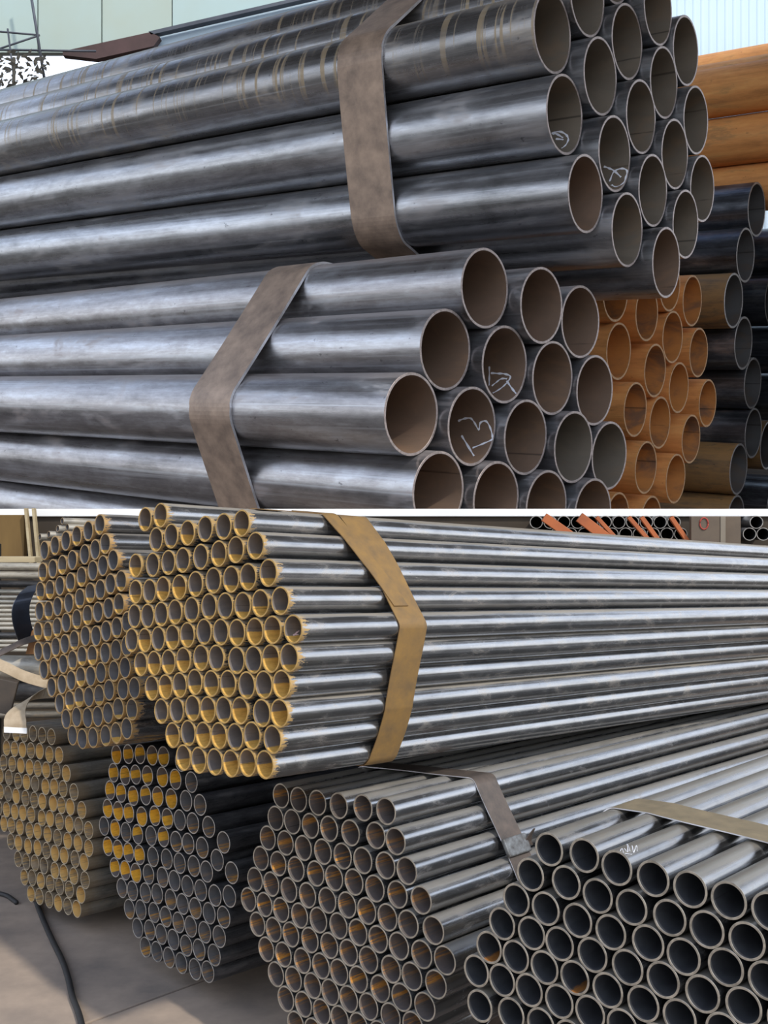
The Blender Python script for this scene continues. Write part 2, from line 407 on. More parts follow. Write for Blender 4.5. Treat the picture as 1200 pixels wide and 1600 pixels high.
# ------------------------------------------------------------------ measured pipe layout (mouth centres in metres)
DATA = {
 'central': dict(a=(0.71681,0.69573,-0.04638), R=0.0300, L=3.30, rows=[2, 6, 8, 9, 10, 11, 10, 9, 8, 7, 6], P=[
  (-0.5865,2.5891,0.0137),(-0.5384,2.5401,0.0229),(-0.5508,2.5491,-0.0353),(-0.5051,2.5025,-0.0265),(-0.4573,2.4539,-0.0186),(-0.4079,2.4036,-0.0091),(-0.3583,2.3528,-0.0036),
  (-0.3115,2.3051,0.0035),(-0.6152,2.6110,-0.1009),(-0.5606,2.5550,-0.0968),(-0.5126,2.5061,-0.0892),(-0.4702,2.4629,-0.0821),(-0.4194,2.4112,-0.0731),(-0.3703,2.3611,-0.0644),
  (-0.3256,2.3158,-0.0544),(-0.2763,2.2657,-0.0446),(-0.6138,2.6053,-0.1652),(-0.5695,2.5600,-0.1609),(-0.5278,2.5175,-0.1525),(-0.4794,2.4682,-0.1458),(-0.4328,2.4208,-0.1357),
  (-0.3840,2.3712,-0.1250),(-0.3372,2.3234,-0.1197),(-0.2943,2.2796,-0.1123),(-0.2449,2.2295,-0.1013),(-0.6162,2.6038,-0.2252),(-0.5742,2.5608,-0.2209),(-0.5322,2.5181,-0.2128),
  (-0.4905,2.4757,-0.2044),(-0.4429,2.4272,-0.1953),(-0.3950,2.3786,-0.1837),(-0.3517,2.3344,-0.1792),(-0.3069,2.2884,-0.1751),(-0.2635,2.2443,-0.1666),(-0.2163,2.1962,-0.1581),
  (-0.6239,2.6078,-0.2848),(-0.5820,2.5649,-0.2803),(-0.5403,2.5224,-0.2722),(-0.4976,2.4790,-0.2641),(-0.4541,2.4349,-0.2539),(-0.4076,2.3878,-0.2417),(-0.3629,2.3419,-0.2378),
  (-0.3209,2.2989,-0.2347),(-0.2763,2.2534,-0.2277),(-0.2343,2.2106,-0.2199),(-0.1866,2.1619,-0.2135),(-0.5935,2.5728,-0.3391),(-0.5517,2.5302,-0.3316),(-0.5082,2.4860,-0.3229),
  (-0.4646,2.4418,-0.3127),(-0.4156,2.3920,-0.3012),(-0.3737,2.3492,-0.2965),(-0.3215,2.2956,-0.2947),(-0.2793,2.2525,-0.2878),(-0.2375,2.2100,-0.2799),(-0.1957,2.1674,-0.2727),
  (-0.5578,2.5325,-0.3914),(-0.5161,2.4901,-0.3823),(-0.4745,2.4480,-0.3716),(-0.4313,2.4044,-0.3578),(-0.3866,2.3587,-0.3544),(-0.3426,2.3137,-0.3480),(-0.2953,2.2653,-0.3443),
  (-0.2536,2.2228,-0.3365),(-0.2118,2.1802,-0.3292),(-0.5275,2.4980,-0.4408),(-0.4821,2.4519,-0.4311),(-0.4369,2.4062,-0.4177),(-0.3950,2.3633,-0.4138),(-0.3532,2.3207,-0.4068),
  (-0.3113,2.2779,-0.4008),(-0.2581,2.2234,-0.3964),(-0.2163,2.1808,-0.3891),(-0.4929,2.4591,-0.4899),(-0.4485,2.4143,-0.4761),(-0.4065,2.3713,-0.4722),(-0.3647,2.3287,-0.4652),
  (-0.3228,2.2859,-0.4593),(-0.2813,2.2439,-0.4480),(-0.2321,2.1933,-0.4458),(-0.4609,2.4232,-0.5342),(-0.4185,2.3798,-0.5305),(-0.3749,2.3353,-0.5241),(-0.3331,2.2926,-0.5182),
  (-0.2915,2.2505,-0.5068),(-0.2496,2.2077,-0.5015),]),
 'lefttop': dict(a=(0.72724,0.68568,-0.03117), R=0.0300, L=1.50, rows=[6, 7, 8, 9, 9, 10, 9, 8, 8, 7, 6], P=[
  (-1.0549,3.2766,-0.0794),(-1.0056,3.2249,-0.0635),(-0.9571,3.1741,-0.0481),(-0.9100,3.1249,-0.0331),(-0.8618,3.0745,-0.0177),(-0.8152,3.0259,0.0009),(-1.0610,3.2799,-0.1466),
  (-1.0143,3.2310,-0.1346),(-0.9712,3.1859,-0.1207),(-0.9279,3.1407,-0.1047),(-0.8752,3.0856,-0.0865),(-0.8325,3.0410,-0.0711),(-0.7927,2.9995,-0.0535),(-1.0710,3.2878,-0.2067),
  (-1.0262,3.2406,-0.1989),(-0.9813,3.1937,-0.1848),(-0.9349,3.1451,-0.1716),(-0.8874,3.0955,-0.1524),(-0.8410,3.0473,-0.1319),(-0.8009,3.0055,-0.1159),(-0.7610,2.9639,-0.0987),
  (-1.0734,3.2875,-0.2690),(-1.0307,3.2425,-0.2628),(-0.9901,3.2001,-0.2473),(-0.9406,3.1483,-0.2334),(-0.8936,3.0992,-0.2160),(-0.8509,3.0548,-0.1968),(-0.8102,3.0121,-0.1849),
  (-0.7705,2.9709,-0.1664),(-0.7297,2.9282,-0.1553),(-1.0796,3.2913,-0.3316),(-1.0330,3.2421,-0.3267),(-0.9910,3.1982,-0.3101),(-0.9508,3.1564,-0.2921),(-0.9053,3.1088,-0.2779),
  (-0.8607,3.0622,-0.2621),(-0.8185,3.0181,-0.2492),(-0.7773,2.9750,-0.2347),(-0.7370,2.9330,-0.2197),(-1.0767,3.2854,-0.3932),(-1.0353,3.2416,-0.3897),(-0.9957,3.2005,-0.3705),
  (-0.9553,3.1583,-0.3564),(-0.9148,3.1161,-0.3405),(-0.8682,3.0674,-0.3230),(-0.8247,3.0215,-0.3181),(-0.7850,2.9802,-0.2999),(-0.7443,2.9377,-0.2858),(-0.7047,2.8966,-0.2667),
  (-1.0492,3.2538,-0.4469),(-1.0016,3.2040,-0.4303),(-0.9611,3.1617,-0.4167),(-0.9211,3.1200,-0.4001),(-0.8813,3.0786,-0.3823),(-0.8391,3.0341,-0.3751),(-0.7877,2.9802,-0.3622),
  (-0.7455,2.9362,-0.3479),(-0.7054,2.8944,-0.3318),(-1.0125,3.2127,-0.4941),(-0.9654,3.1635,-0.4779),(-0.9257,3.1221,-0.4600),(-0.8856,3.0804,-0.4433),(-0.8442,3.0368,-0.4352),
  (-0.8033,2.9942,-0.4186),(-0.7528,2.9412,-0.4074),(-0.7111,2.8976,-0.3916),(-0.9750,3.1710,-0.5368),(-0.9313,3.1254,-0.5198),(-0.8913,3.0838,-0.5031),(-0.8503,3.0406,-0.4951),
  (-0.8095,2.9979,-0.4837),(-0.7705,2.9574,-0.4625),(-0.7181,2.9024,-0.4511),(-0.6762,2.8584,-0.4416),(-0.9452,3.1376,-0.5770),(-0.8999,3.0901,-0.5623),(-0.8545,3.0423,-0.5556),
  (-0.8137,2.9996,-0.5441),(-0.7737,2.9579,-0.5273),(-0.7345,2.9172,-0.5070),(-0.6843,2.8643,-0.5008),(-0.9165,3.1052,-0.6187),(-0.8753,3.0615,-0.6203),(-0.8316,3.0156,-0.6077),
  (-0.7820,2.9637,-0.5916),(-0.7418,2.9219,-0.5759),(-0.7025,2.8811,-0.5556),]),
 'second': dict(a=(0.70687,0.70687,-0.02570), R=0.0300, L=2.00, rows=[6, 7, 8, 9, 10, 11, 10, 9, 8, 7, 6], P=[
  (-0.8284,3.2680,-0.7111),(-0.7804,3.2205,-0.6993),(-0.7339,3.1743,-0.6893),(-0.6868,3.1274,-0.6829),(-0.6444,3.0852,-0.6770),(-0.5812,3.0221,-0.6765),(-0.8398,3.2773,-0.7694),
  (-0.7924,3.2300,-0.7667),(-0.7501,3.1881,-0.7542),(-0.7044,3.1427,-0.7462),(-0.6483,3.0870,-0.7370),(-0.6007,3.0395,-0.7325),(-0.5449,2.9839,-0.7270),(-0.8535,3.2889,-0.8267),
  (-0.8082,3.2437,-0.8231),(-0.7595,3.1951,-0.8203),(-0.7110,3.1471,-0.8058),(-0.6649,3.1014,-0.7980),(-0.6150,3.0516,-0.7920),(-0.5626,2.9996,-0.7838),(-0.5145,2.9515,-0.7827),
  (-0.8628,3.2960,-0.8857),(-0.8192,3.2527,-0.8815),(-0.7763,3.2099,-0.8761),(-0.7246,3.1584,-0.8728),(-0.6750,3.1093,-0.8568),(-0.6286,3.0631,-0.8518),(-0.5844,3.0192,-0.8439),
  (-0.5388,2.9738,-0.8401),(-0.4853,2.9204,-0.8354),(-0.8776,3.3088,-0.9438),(-0.8307,3.2620,-0.9398),(-0.7865,3.2179,-0.9364),(-0.7406,3.1723,-0.9298),(-0.6889,3.1210,-0.9192),
  (-0.6432,3.0756,-0.9088),(-0.5966,3.0291,-0.9085),(-0.5543,2.9869,-0.9017),(-0.5064,2.9392,-0.8985),(-0.4368,2.8709,-0.8633),(-0.8609,3.2899,-1.0016),(-0.8183,3.2475,-0.9985),
  (-0.7757,3.2050,-0.9941),(-0.7327,3.1622,-0.9886),(-0.6810,3.1109,-0.9779),(-0.6300,3.0603,-0.9686),(-0.5837,3.0140,-0.9658),(-0.5345,2.9651,-0.9582),(-0.4915,2.9221,-0.9596),
  (-0.4568,2.8889,-0.9171),(-0.4102,2.8416,-0.9364),(-0.8307,3.2577,-1.0565),(-0.7882,3.2154,-1.0520),(-0.7456,3.1730,-1.0463),(-0.6974,3.1252,-1.0340),(-0.6448,3.0730,-1.0254),
  (-0.6016,3.0300,-1.0211),(-0.5556,2.9839,-1.0205),(-0.5107,2.9392,-1.0174),(-0.4634,2.8920,-1.0154),(-0.4173,2.8464,-1.0014),(-0.8013,3.2264,-1.1097),(-0.7589,3.1842,-1.1038),
  (-0.7084,3.1342,-1.0924),(-0.6640,3.0902,-1.0797),(-0.6145,3.0407,-1.0788),(-0.5720,2.9983,-1.0766),(-0.5282,2.9546,-1.0729),(-0.4821,2.9087,-1.0700),(-0.4350,2.8619,-1.0631),
  (-0.7706,3.1938,-1.1620),(-0.7255,3.1492,-1.1481),(-0.6753,3.0994,-1.1380),(-0.6319,3.0561,-1.1343),(-0.5863,3.0106,-1.1337),(-0.5438,2.9682,-1.1293),(-0.4964,2.9209,-1.1271),
  (-0.4488,2.8735,-1.1205),(-0.7373,3.1589,-1.2062),(-0.6910,3.1130,-1.1945),(-0.6483,3.0705,-1.1903),(-0.6043,3.0265,-1.1888),(-0.5587,2.9810,-1.1879),(-0.5149,2.9373,-1.1819),
  (-0.4650,2.8876,-1.1766),(-0.7068,3.1268,-1.2508),(-0.6639,3.0841,-1.2467),(-0.6194,3.0395,-1.2455),(-0.5757,2.9960,-1.2436),(-0.5281,2.9484,-1.2410),(-0.4853,2.9061,-1.2301),
  ]),
 'middle': dict(a=(0.68905,0.72416,-0.02853), R=0.0300, L=2.60, rows=[6, 7, 8, 9, 10, 11, 10, 9, 8, 7, 6], P=[
  (-0.2503,2.5612,-0.6575),(-0.2041,2.5174,-0.6550),(-0.1561,2.4718,-0.6506),(-0.1046,2.4230,-0.6447),(-0.0478,2.3694,-0.6350),(0.0040,2.3204,-0.6294),(-0.2644,2.5723,-0.7149),
  (-0.2202,2.5305,-0.7115),(-0.1737,2.4863,-0.7088),(-0.1275,2.4426,-0.7030),(-0.0765,2.3942,-0.6984),(-0.0189,2.3398,-0.6883),(0.0247,2.2984,-0.6888),(-0.2856,2.5904,-0.7683),
  (-0.2381,2.5453,-0.7669),(-0.1917,2.5012,-0.7656),(-0.1426,2.4547,-0.7599),(-0.0950,2.4095,-0.7560),(-0.0481,2.3651,-0.7519),(0.0026,2.3170,-0.7475),(0.0485,2.2735,-0.7451),
  (-0.3043,2.6061,-0.8232),(-0.2570,2.5611,-0.8218),(-0.2101,2.5166,-0.8207),(-0.1603,2.4694,-0.8155),(-0.1152,2.4266,-0.8115),(-0.0682,2.3821,-0.8060),(-0.0209,2.3371,-0.8051),
  (0.0287,2.2900,-0.8018),(0.0784,2.2429,-0.7972),(-0.3203,2.6191,-0.8797),(-0.2756,2.5766,-0.8768),(-0.2286,2.5320,-0.8758),(-0.1807,2.4865,-0.8724),(-0.1315,2.4399,-0.8678),
  (-0.0843,2.3952,-0.8624),(-0.0392,2.3523,-0.8603),(0.0070,2.3085,-0.8583),(0.0516,2.2661,-0.8569),(0.1032,2.2172,-0.8515),(-0.3384,2.6341,-0.9350),(-0.2937,2.5917,-0.9322),
  (-0.2489,2.5491,-0.9297),(-0.2007,2.5034,-0.9265),(-0.1534,2.4587,-0.9205),(-0.1045,2.4123,-0.9164),(-0.0590,2.3690,-0.9146),(-0.0135,2.3258,-0.9129),(0.0316,2.2830,-0.9110),
  (0.0794,2.2375,-0.9103),(0.1259,2.1935,-0.9048),(-0.3132,2.6081,-0.9866),(-0.2687,2.5659,-0.9839),(-0.2231,2.5227,-0.9789),(-0.1744,2.4765,-0.9740),(-0.1266,2.4313,-0.9690),
  (-0.0806,2.3876,-0.9675),(-0.0349,2.3441,-0.9660),(0.0145,2.2970,-0.9669),(0.0591,2.2547,-0.9643),(0.1082,2.2082,-0.9611),(-0.2884,2.5825,-1.0383),(-0.2425,2.5390,-1.0334),
  (-0.1932,2.4922,-1.0289),(-0.1467,2.4482,-1.0230),(-0.1030,2.4068,-1.0199),(-0.0579,2.3639,-1.0179),(-0.0090,2.3174,-1.0183),(0.0374,2.2733,-1.0172),(0.0857,2.2274,-1.0166),
  (-0.2620,2.5554,-1.0878),(-0.2161,2.5120,-1.0808),(-0.1675,2.4660,-1.0765),(-0.1239,2.4246,-1.0734),(-0.0803,2.3832,-1.0703),(-0.0347,2.3399,-1.0678),(0.0139,2.2937,-1.0686),
  (0.0609,2.2490,-1.0669),(-0.2356,2.5284,-1.1353),(-0.1901,2.4854,-1.1288),(-0.1447,2.4423,-1.1269),(-0.1011,2.4009,-1.1238),(-0.0571,2.3591,-1.1202),(-0.0118,2.3161,-1.1181),
  (0.0372,2.2695,-1.1185),(-0.2099,2.5020,-1.1830),(-0.1662,2.4607,-1.1800),(-0.1220,2.4187,-1.1773),(-0.0779,2.3768,-1.1738),(-0.0342,2.3354,-1.1705),(0.0111,2.2924,-1.1684),
  ]),
 'right': dict(a=(0.68462,0.72878,-0.01325), R=0.0300, L=2.30, rows=[8, 9, 9, 10, 10, 11, 10], P=[
  (0.2956,1.8941,-0.5821),(0.3492,1.8438,-0.5774),(0.3962,1.7995,-0.5848),(0.4461,1.7526,-0.5873),(0.4945,1.7071,-0.5893),(0.5423,1.6622,-0.5914),(0.5907,1.6167,-0.5921),
  (0.6391,1.5712,-0.5929),(0.2658,1.9210,-0.6365),(0.3218,1.8685,-0.6332),(0.3686,1.8245,-0.6413),(0.4165,1.7794,-0.6448),(0.4678,1.7312,-0.6444),(0.5152,1.6866,-0.6466),
  (0.5636,1.6411,-0.6473),(0.6120,1.5957,-0.6481),(0.6604,1.5502,-0.6488),(0.2427,1.9418,-0.6899),(0.2899,1.8975,-0.6900),(0.3388,1.8515,-0.6939),(0.3873,1.8059,-0.6970),
  (0.4390,1.7573,-0.6960),(0.4856,1.7134,-0.7009),(0.5382,1.6641,-0.6974),(0.5863,1.6188,-0.6992),(0.6349,1.5732,-0.7005),(0.2189,1.9632,-0.7417),(0.2673,1.9177,-0.7419),
  (0.3114,1.8763,-0.7447),(0.3607,1.8299,-0.7456),(0.4107,1.7829,-0.7474),(0.4588,1.7377,-0.7492),(0.5094,1.6902,-0.7511),(0.5593,1.6433,-0.7497),(0.6081,1.5975,-0.7511),
  (0.6568,1.5517,-0.7531),(0.1967,1.9831,-0.7939),(0.2415,1.9410,-0.7941),(0.2878,1.8976,-0.7958),(0.3344,1.8538,-0.7956),(0.3827,1.8084,-0.7973),(0.4321,1.7619,-0.7994),
  (0.4801,1.7167,-0.8014),(0.5346,1.6656,-0.7998),(0.5825,1.6206,-0.8003),(0.6305,1.5755,-0.8023),(0.1747,2.0029,-0.8463),(0.2187,1.9615,-0.8460),(0.2632,1.9197,-0.8460),
  (0.3107,1.8751,-0.8466),(0.3570,1.8316,-0.8467),(0.4030,1.7883,-0.8501),(0.4500,1.7441,-0.8540),(0.4987,1.6983,-0.8555),(0.5461,1.6538,-0.8576),(0.5945,1.6083,-0.8579),
  (0.6442,1.5616,-0.8592),(0.1805,1.9963,-0.9099),(0.2339,1.9462,-0.9021),(0.2819,1.9012,-0.9001),(0.3257,1.8600,-0.9028),(0.3735,1.8151,-0.9021),(0.4224,1.7691,-0.9037),
  (0.4716,1.7229,-0.9060),(0.5203,1.6771,-0.9075),(0.5689,1.6314,-0.9085),(0.6171,1.5861,-0.9090),]),
 'botleft': dict(a=(0.69572,0.71747,-0.03479), R=0.0280, L=1.30, rows=[6, 7, 8, 9, 10, 11, 10, 9, 8, 7, 6], P=[
  (-1.3524,3.7820,-0.7423),(-1.3001,3.7316,-0.7379),(-1.2579,3.6909,-0.7323),(-1.2133,3.6482,-0.7213),(-1.1674,3.6039,-0.7180),(-1.1219,3.5599,-0.7147),(-1.3509,3.7779,-0.7983),
  (-1.3077,3.7362,-0.7933),(-1.2656,3.6957,-0.7876),(-1.2225,3.6543,-0.7807),(-1.1781,3.6115,-0.7743),(-1.1299,3.5647,-0.7751),(-1.0838,3.5204,-0.7678),(-1.3660,3.7899,-0.8531),
  (-1.3187,3.7443,-0.8478),(-1.2728,3.7000,-0.8431),(-1.2269,3.6556,-0.8391),(-1.1862,3.6164,-0.8350),(-1.1445,3.5762,-0.8303),(-1.0957,3.5293,-0.8219),(-1.0487,3.4838,-0.8203),
  (-1.3844,3.8053,-0.9038),(-1.3360,3.7586,-0.8992),(-1.2862,3.7103,-0.8994),(-1.2419,3.6676,-0.8936),(-1.1985,3.6257,-0.8889),(-1.1467,3.5756,-0.8864),(-1.1043,3.5350,-0.8770),
  (-1.0624,3.4945,-0.8736),(-1.0123,3.4460,-0.8719),(-1.3818,3.8001,-0.9596),(-1.3380,3.7577,-0.9565),(-1.2950,3.7162,-0.9545),(-1.2460,3.6688,-0.9496),(-1.2010,3.6255,-0.9450),
  (-1.1608,3.5867,-0.9395),(-1.1086,3.5364,-0.9330),(-1.0683,3.4975,-0.9293),(-1.0281,3.4587,-0.9242),(-0.9759,3.4083,-0.9203),(-1.3891,3.8042,-1.0202),(-1.3451,3.7618,-1.0144),
  (-1.3008,3.7190,-1.0107),(-1.2585,3.6784,-1.0034),(-1.2152,3.6366,-0.9981),(-1.1620,3.5852,-0.9956),(-1.1221,3.5469,-0.9864),(-1.0771,3.5034,-0.9844),(-1.0315,3.4593,-0.9802),
  (-0.9883,3.4177,-0.9742),(-0.9444,3.3751,-0.9759),(-1.3579,3.7716,-1.0685),(-1.3177,3.7329,-1.0623),(-1.2724,3.6892,-1.0567),(-1.2223,3.6408,-1.0536),(-1.1823,3.6024,-1.0450),
  (-1.1325,3.5544,-1.0410),(-1.0850,3.5084,-1.0397),(-1.0375,3.4625,-1.0359),(-0.9906,3.4173,-1.0303),(-0.9433,3.3713,-1.0319),(-1.3188,3.7313,-1.1184),(-1.2786,3.6926,-1.1124),
  (-1.2289,3.6445,-1.1092),(-1.1811,3.5986,-1.1010),(-1.1369,3.5559,-1.0969),(-1.0966,3.5170,-1.0940),(-1.0530,3.4749,-1.0884),(-1.0028,3.4265,-1.0842),(-0.9624,3.3874,-1.0821),
  (-1.2795,3.6908,-1.1684),(-1.2367,3.6494,-1.1646),(-1.1927,3.6072,-1.1552),(-1.1486,3.5647,-1.1511),(-1.0952,3.5129,-1.1499),(-1.0527,3.4719,-1.1444),(-1.0076,3.4284,-1.1401),
  (-0.9573,3.3798,-1.1375),(-1.2454,3.6551,-1.2197),(-1.2056,3.6170,-1.2090),(-1.1626,3.5756,-1.2043),(-1.1165,3.5312,-1.1984),(-1.0719,3.4881,-1.1946),(-1.0274,3.4452,-1.1898),
  (-0.9748,3.3942,-1.1888),(-1.2103,3.6190,-1.2648),(-1.1683,3.5785,-1.2600),(-1.1211,3.5330,-1.2543),(-1.0774,3.4907,-1.2504),(-1.0332,3.4482,-1.2456),(-0.9925,3.4090,-1.2400),
  ]),
 'U1': dict(a=(-0.79477,0.59996,0.09157), R=0.2080, L=7.20, rows=None, P=[
  (0.9020,5.6444,2.6315),(0.9799,5.7201,2.2212),(1.1017,5.7626,1.8058),(1.1283,5.8481,2.9239),(1.2142,5.9177,2.5127),(1.3079,5.9815,2.1005),(1.3953,6.0499,1.6891),
  (1.3272,6.0724,3.2195),(1.4155,6.1402,2.8079),(1.5113,6.2024,2.3956),(1.5987,6.2709,1.9841),(1.6944,6.3331,1.5718),(1.6472,6.3398,3.0997),(1.7058,6.4301,2.6916),
  (1.7917,6.4997,2.2804),(1.8776,6.5692,1.8691),(1.9034,6.6553,2.9873),(1.9881,6.7259,2.5762),(2.0547,6.8101,2.1672),]),
 'U2': dict(a=(-0.74430,0.66203,0.08794), R=0.2080, L=6.80, rows=None, P=[
  (0.5314,5.5449,1.2417),(0.8685,5.8071,1.2054),(1.1421,6.1258,1.1767),(0.3173,5.4203,0.8981),(0.6518,5.6849,0.8621),(0.9561,5.9763,0.8297),(1.2541,6.2733,0.7981),
  (0.1389,5.2640,0.5503),(0.4636,5.5372,0.5155),(0.7821,5.8160,0.4814),(1.0965,6.0985,0.4478),(1.3713,6.4161,0.4189),(0.2798,5.3858,0.1683),(0.6032,5.6601,0.1336),
  (0.9167,5.9433,0.1002),(1.2333,6.2239,0.0663),(0.4139,5.5135,-0.2129),(0.6911,5.8290,-0.2421),(0.9683,6.1446,-0.2713),]),
 'U3': dict(a=(-0.79480,0.59992,0.09162), R=0.1950, L=1.30, rows=None, P=[
  (1.5571,7.0973,1.5614),(1.6057,7.2190,1.1857),(1.7913,7.5207,0.8204),(1.9260,7.7602,0.4206),(1.8749,7.5268,1.5054),(1.9866,7.7324,1.1286),(2.0632,7.8897,0.7628),
  (2.2750,8.2321,0.3592),(2.1117,7.7997,1.7729),(2.1699,7.9323,1.4099),(2.2677,8.1164,1.0527),(2.4465,8.4097,0.6830),(2.3867,8.1701,1.7331),(2.4962,8.3715,1.3648),
  (2.6452,8.6256,0.9933),(2.0020,7.9215,0.0240),(1.6483,7.4510,0.0361),]),
 'U4': dict(a=(-0.79480,0.59992,0.09162), R=0.2350, L=2.20, rows=None, P=[
  (3.3104,9.3755,2.7983),(3.1723,9.2589,2.3635),(3.0234,9.1268,1.9367),(3.2092,9.4214,1.6197),(3.3940,9.7149,1.3010),(3.2325,9.6222,0.5065),(3.2261,9.6851,0.0398),
  (3.6679,9.9540,2.1115),(3.8097,10.2046,1.7008),(3.7207,10.2290,0.7687),(3.8175,10.0782,2.5959),(3.9040,10.5599,0.1920),(3.9340,10.4358,1.2649),(4.2258,10.8946,0.7923),
  (4.3589,11.1507,0.2703),(3.4481,9.8548,0.8546),]),
 'U5': dict(a=(-0.79480,0.59992,0.09162), R=0.2150, L=2.60, rows=None, P=[
  (3.9504,8.9290,3.8289),(4.0156,9.0764,3.4293),(4.0809,9.2239,3.0298),(4.4226,9.5018,4.1750),(4.8591,10.0220,4.5554),]),
}
CHALK = {'U2_8': [[(0.2443, 0.19), (0.203, 0.263), (0.1562, 0.282), (0.1319, 0.162), (0.1009, -0.036), (0.0928, 0.154), (0.0536, 0.212), (0.0248, 0.029), (-0.0015, -0.211), (0.0029, -0.31), (0.057, -0.454), (0.1096, -0.595)], [(0.213, -0.22), (0.1595, -0.476), (0.0648, -0.91)]], 'U2_4': [[(0.2456, 0.077), (0.2382, -0.207), (0.2196, -0.519)], [(0.2315, -0.12), (0.1777, -0.136), (0.131, -0.152), (0.0913, -0.24), (0.1114, -0.486), (0.1351, -0.661), (0.1635, -0.827)], [(0.1995, -0.536), (0.1766, -0.405), (0.1504, -0.298), (0.111, -0.298)], [(0.1106, -0.359), (0.0542, -0.623), (-0.0128, -0.841)]], 'U1_1': [[(0.1823, -0.109), (0.1312, -0.087), (0.0846, -0.222), (0.0645, -0.396), (0.0684, -0.615), (0.083, -0.735)], [(0.1725, -0.13), (0.1476, -0.148), (0.1022, -0.302)], [(0.1476, -0.299), (0.0957, -0.371)]], 'U1_5': [[(0.1598, -0.004), (0.1277, -0.072), (0.0877, -0.186), (0.0346, -0.433)], [(0.1, -0.556), (0.0923, -0.23), (0.047, -0.134), (0.0082, -0.218), (-0.0131, -0.429), (-0.0063, -0.707), (0.034, -0.885), (0.076, -0.73)]], 'right_2': [[(0.0003, 1.375), (0.0159, 1.544), (0.0025, 1.178)], [(0.019, 1.465), (0.0137, 1.114), (0.0482, 1.85), (0.0204, 1.104)], [(0.0441, 1.438), (0.0252, 0.94), (0.0518, 1.304), (0.0371, 0.937)], [(0.0036, 1.099), (0.0179, 0.88)]], 'central_45': [[(0.019, -2.526), (0.0286, -2.724), (0.0383, -2.91)], [(0.0242, -2.62), (0.034, -2.567)]]}


# ------------------------------------------------------------------ materials
RU, RL = 0.208, 0.03
M_conc = plain('concrete', (0.42, 0.325, 0.25), (0.20, 0.165, 0.14), 0.85, 0, 4.0, bump=0.3, bd=0.004, detail=9)
M_joint = plain('joint_dirt', (0.02, 0.018, 0.016), None, 0.95)
M_coping = plain('white_painted_concrete', (0.90, 0.90, 0.89), (0.82, 0.82, 0.80), 0.7, 0, 2.0, bump=0.1)
M_ochrewall = plain('ochre_brown_board', (0.055, 0.038, 0.022), (0.03, 0.022, 0.014), 0.8, 0, 5.0, (1, 1, 0.4))
M_timber = plain('pale_timber', (0.52, 0.43, 0.27), (0.36, 0.28, 0.16), 0.8, 0, 10.0, (0.3, 3, 3))
M_dtimber = plain('dark_timber', (0.06, 0.05, 0.04), (0.03, 0.026, 0.022), 0.85, 0, 10.0, (0.3, 3, 3))
M_beam = plain('dark_steel_channel', (0.05, 0.047, 0.045), (0.025, 0.024, 0.023), 0.55, 0.5, 8.0)
M_teal = plain('weathered_teal_sheet', (0.42, 0.55, 0.54), (0.40, 0.45, 0.36), 0.7, 0, 0.35, bump=0)
M_brownbeam = plain('brown_steel_beam', (0.10, 0.055, 0.05), (0.06, 0.035, 0.03), 0.7, 0.2, 3.0)
M_scaf = plain('dark_scaffold_steel', (0.10, 0.11, 0.13), (0.06, 0.065, 0.08), 0.6, 0.3, 3.0)
M_pale = plain('pale_blue_sheet', (0.62, 0.76, 0.86), (0.57, 0.72, 0.83), 0.6, 0, 0.5, bump=0)
M_leaf = plain('dark_leaf', (0.03, 0.03, 0.025), (0.07, 0.06, 0.04), 0.8)
M_strapU = plain('rusty_grey_strap', (0.42, 0.31, 0.235), (0.20, 0.15, 0.12), 0.5, 0.3, 9.0, (1, 1, 1), 0.25, 0.004, 8)
M_strapUe = plain('worn_strap_edge', (0.80, 0.80, 0.84), (0.50, 0.48, 0.48), 0.4, 0.6, 14.0)
M_strapO = plain('ochre_rust_strap', (0.30, 0.175, 0.055), (0.19, 0.12, 0.055), 0.6, 0.15, 30.0, (1, 1, 1), 0.2, 0.001, 8)
M_strapOe = plain('ochre_strap_edge', (0.30, 0.17, 0.05), (0.16, 0.09, 0.04), 0.6, 0.2, 40.0)
M_strapG = plain('grey_brown_strap', (0.17, 0.13, 0.105), (0.09, 0.075, 0.065), 0.5, 0.35, 30.0, (1, 1, 1), 0.2, 0.001, 8)
M_strapY = plain('tan_strap', (0.30, 0.235, 0.14), (0.20, 0.16, 0.10), 0.6, 0.2, 30.0, (1, 1, 1), 0.2, 0.001, 8)
M_strapP = plain('pale_tan_strap', (0.50, 0.40, 0.28), (0.33, 0.25, 0.16), 0.65, 0.1, 24.0, (1, 1, 1), 0.2, 0.001, 8)
M_sealm = plain('zinc_strap_seal', (0.30, 0.31, 0.31), (0.10, 0.09, 0.08), 0.4, 0.6, 60.0)
M_chalk = plain('white_chalk', (0.95, 0.96, 1.0), (0.8, 0.83, 0.95), 0.9, 0, 60.0, bump=0)
M_pink = plain('pink_chalk', (1.0, 0.78, 0.80), (0.9, 0.6, 0.62), 0.9, 0, 60.0, bump=0)
M_red = plain('red_paint', (0.42, 0.06, 0.04), None, 0.7, bump=0)
M_orangebar = plain('orange_painted_steel', (0.48, 0.13, 0.035), (0.33, 0.09, 0.03), 0.55, 0.1, 8.0)
M_column = plain('brown_steel_column', (0.15, 0.11, 0.075), (0.10, 0.075, 0.055), 0.6, 0.2, 6.0)
M_cable = plain('black_rubber', (0.025, 0.025, 0.026), None, 0.6, 0, 40.0)
M_blackband = plain('blue_black_sheet', (0.035, 0.045, 0.07), (0.02, 0.022, 0.03), 0.3, 0.6, 8.0)
M_rustblock = plain('rust_brown_block', (0.26, 0.115, 0.035), (0.17, 0.075, 0.025), 0.8, 0, 12.0)
M_brownplate = plain('brown_plate', (0.10, 0.075, 0.055), (0.06, 0.05, 0.042), 0.6, 0.3, 10.0)

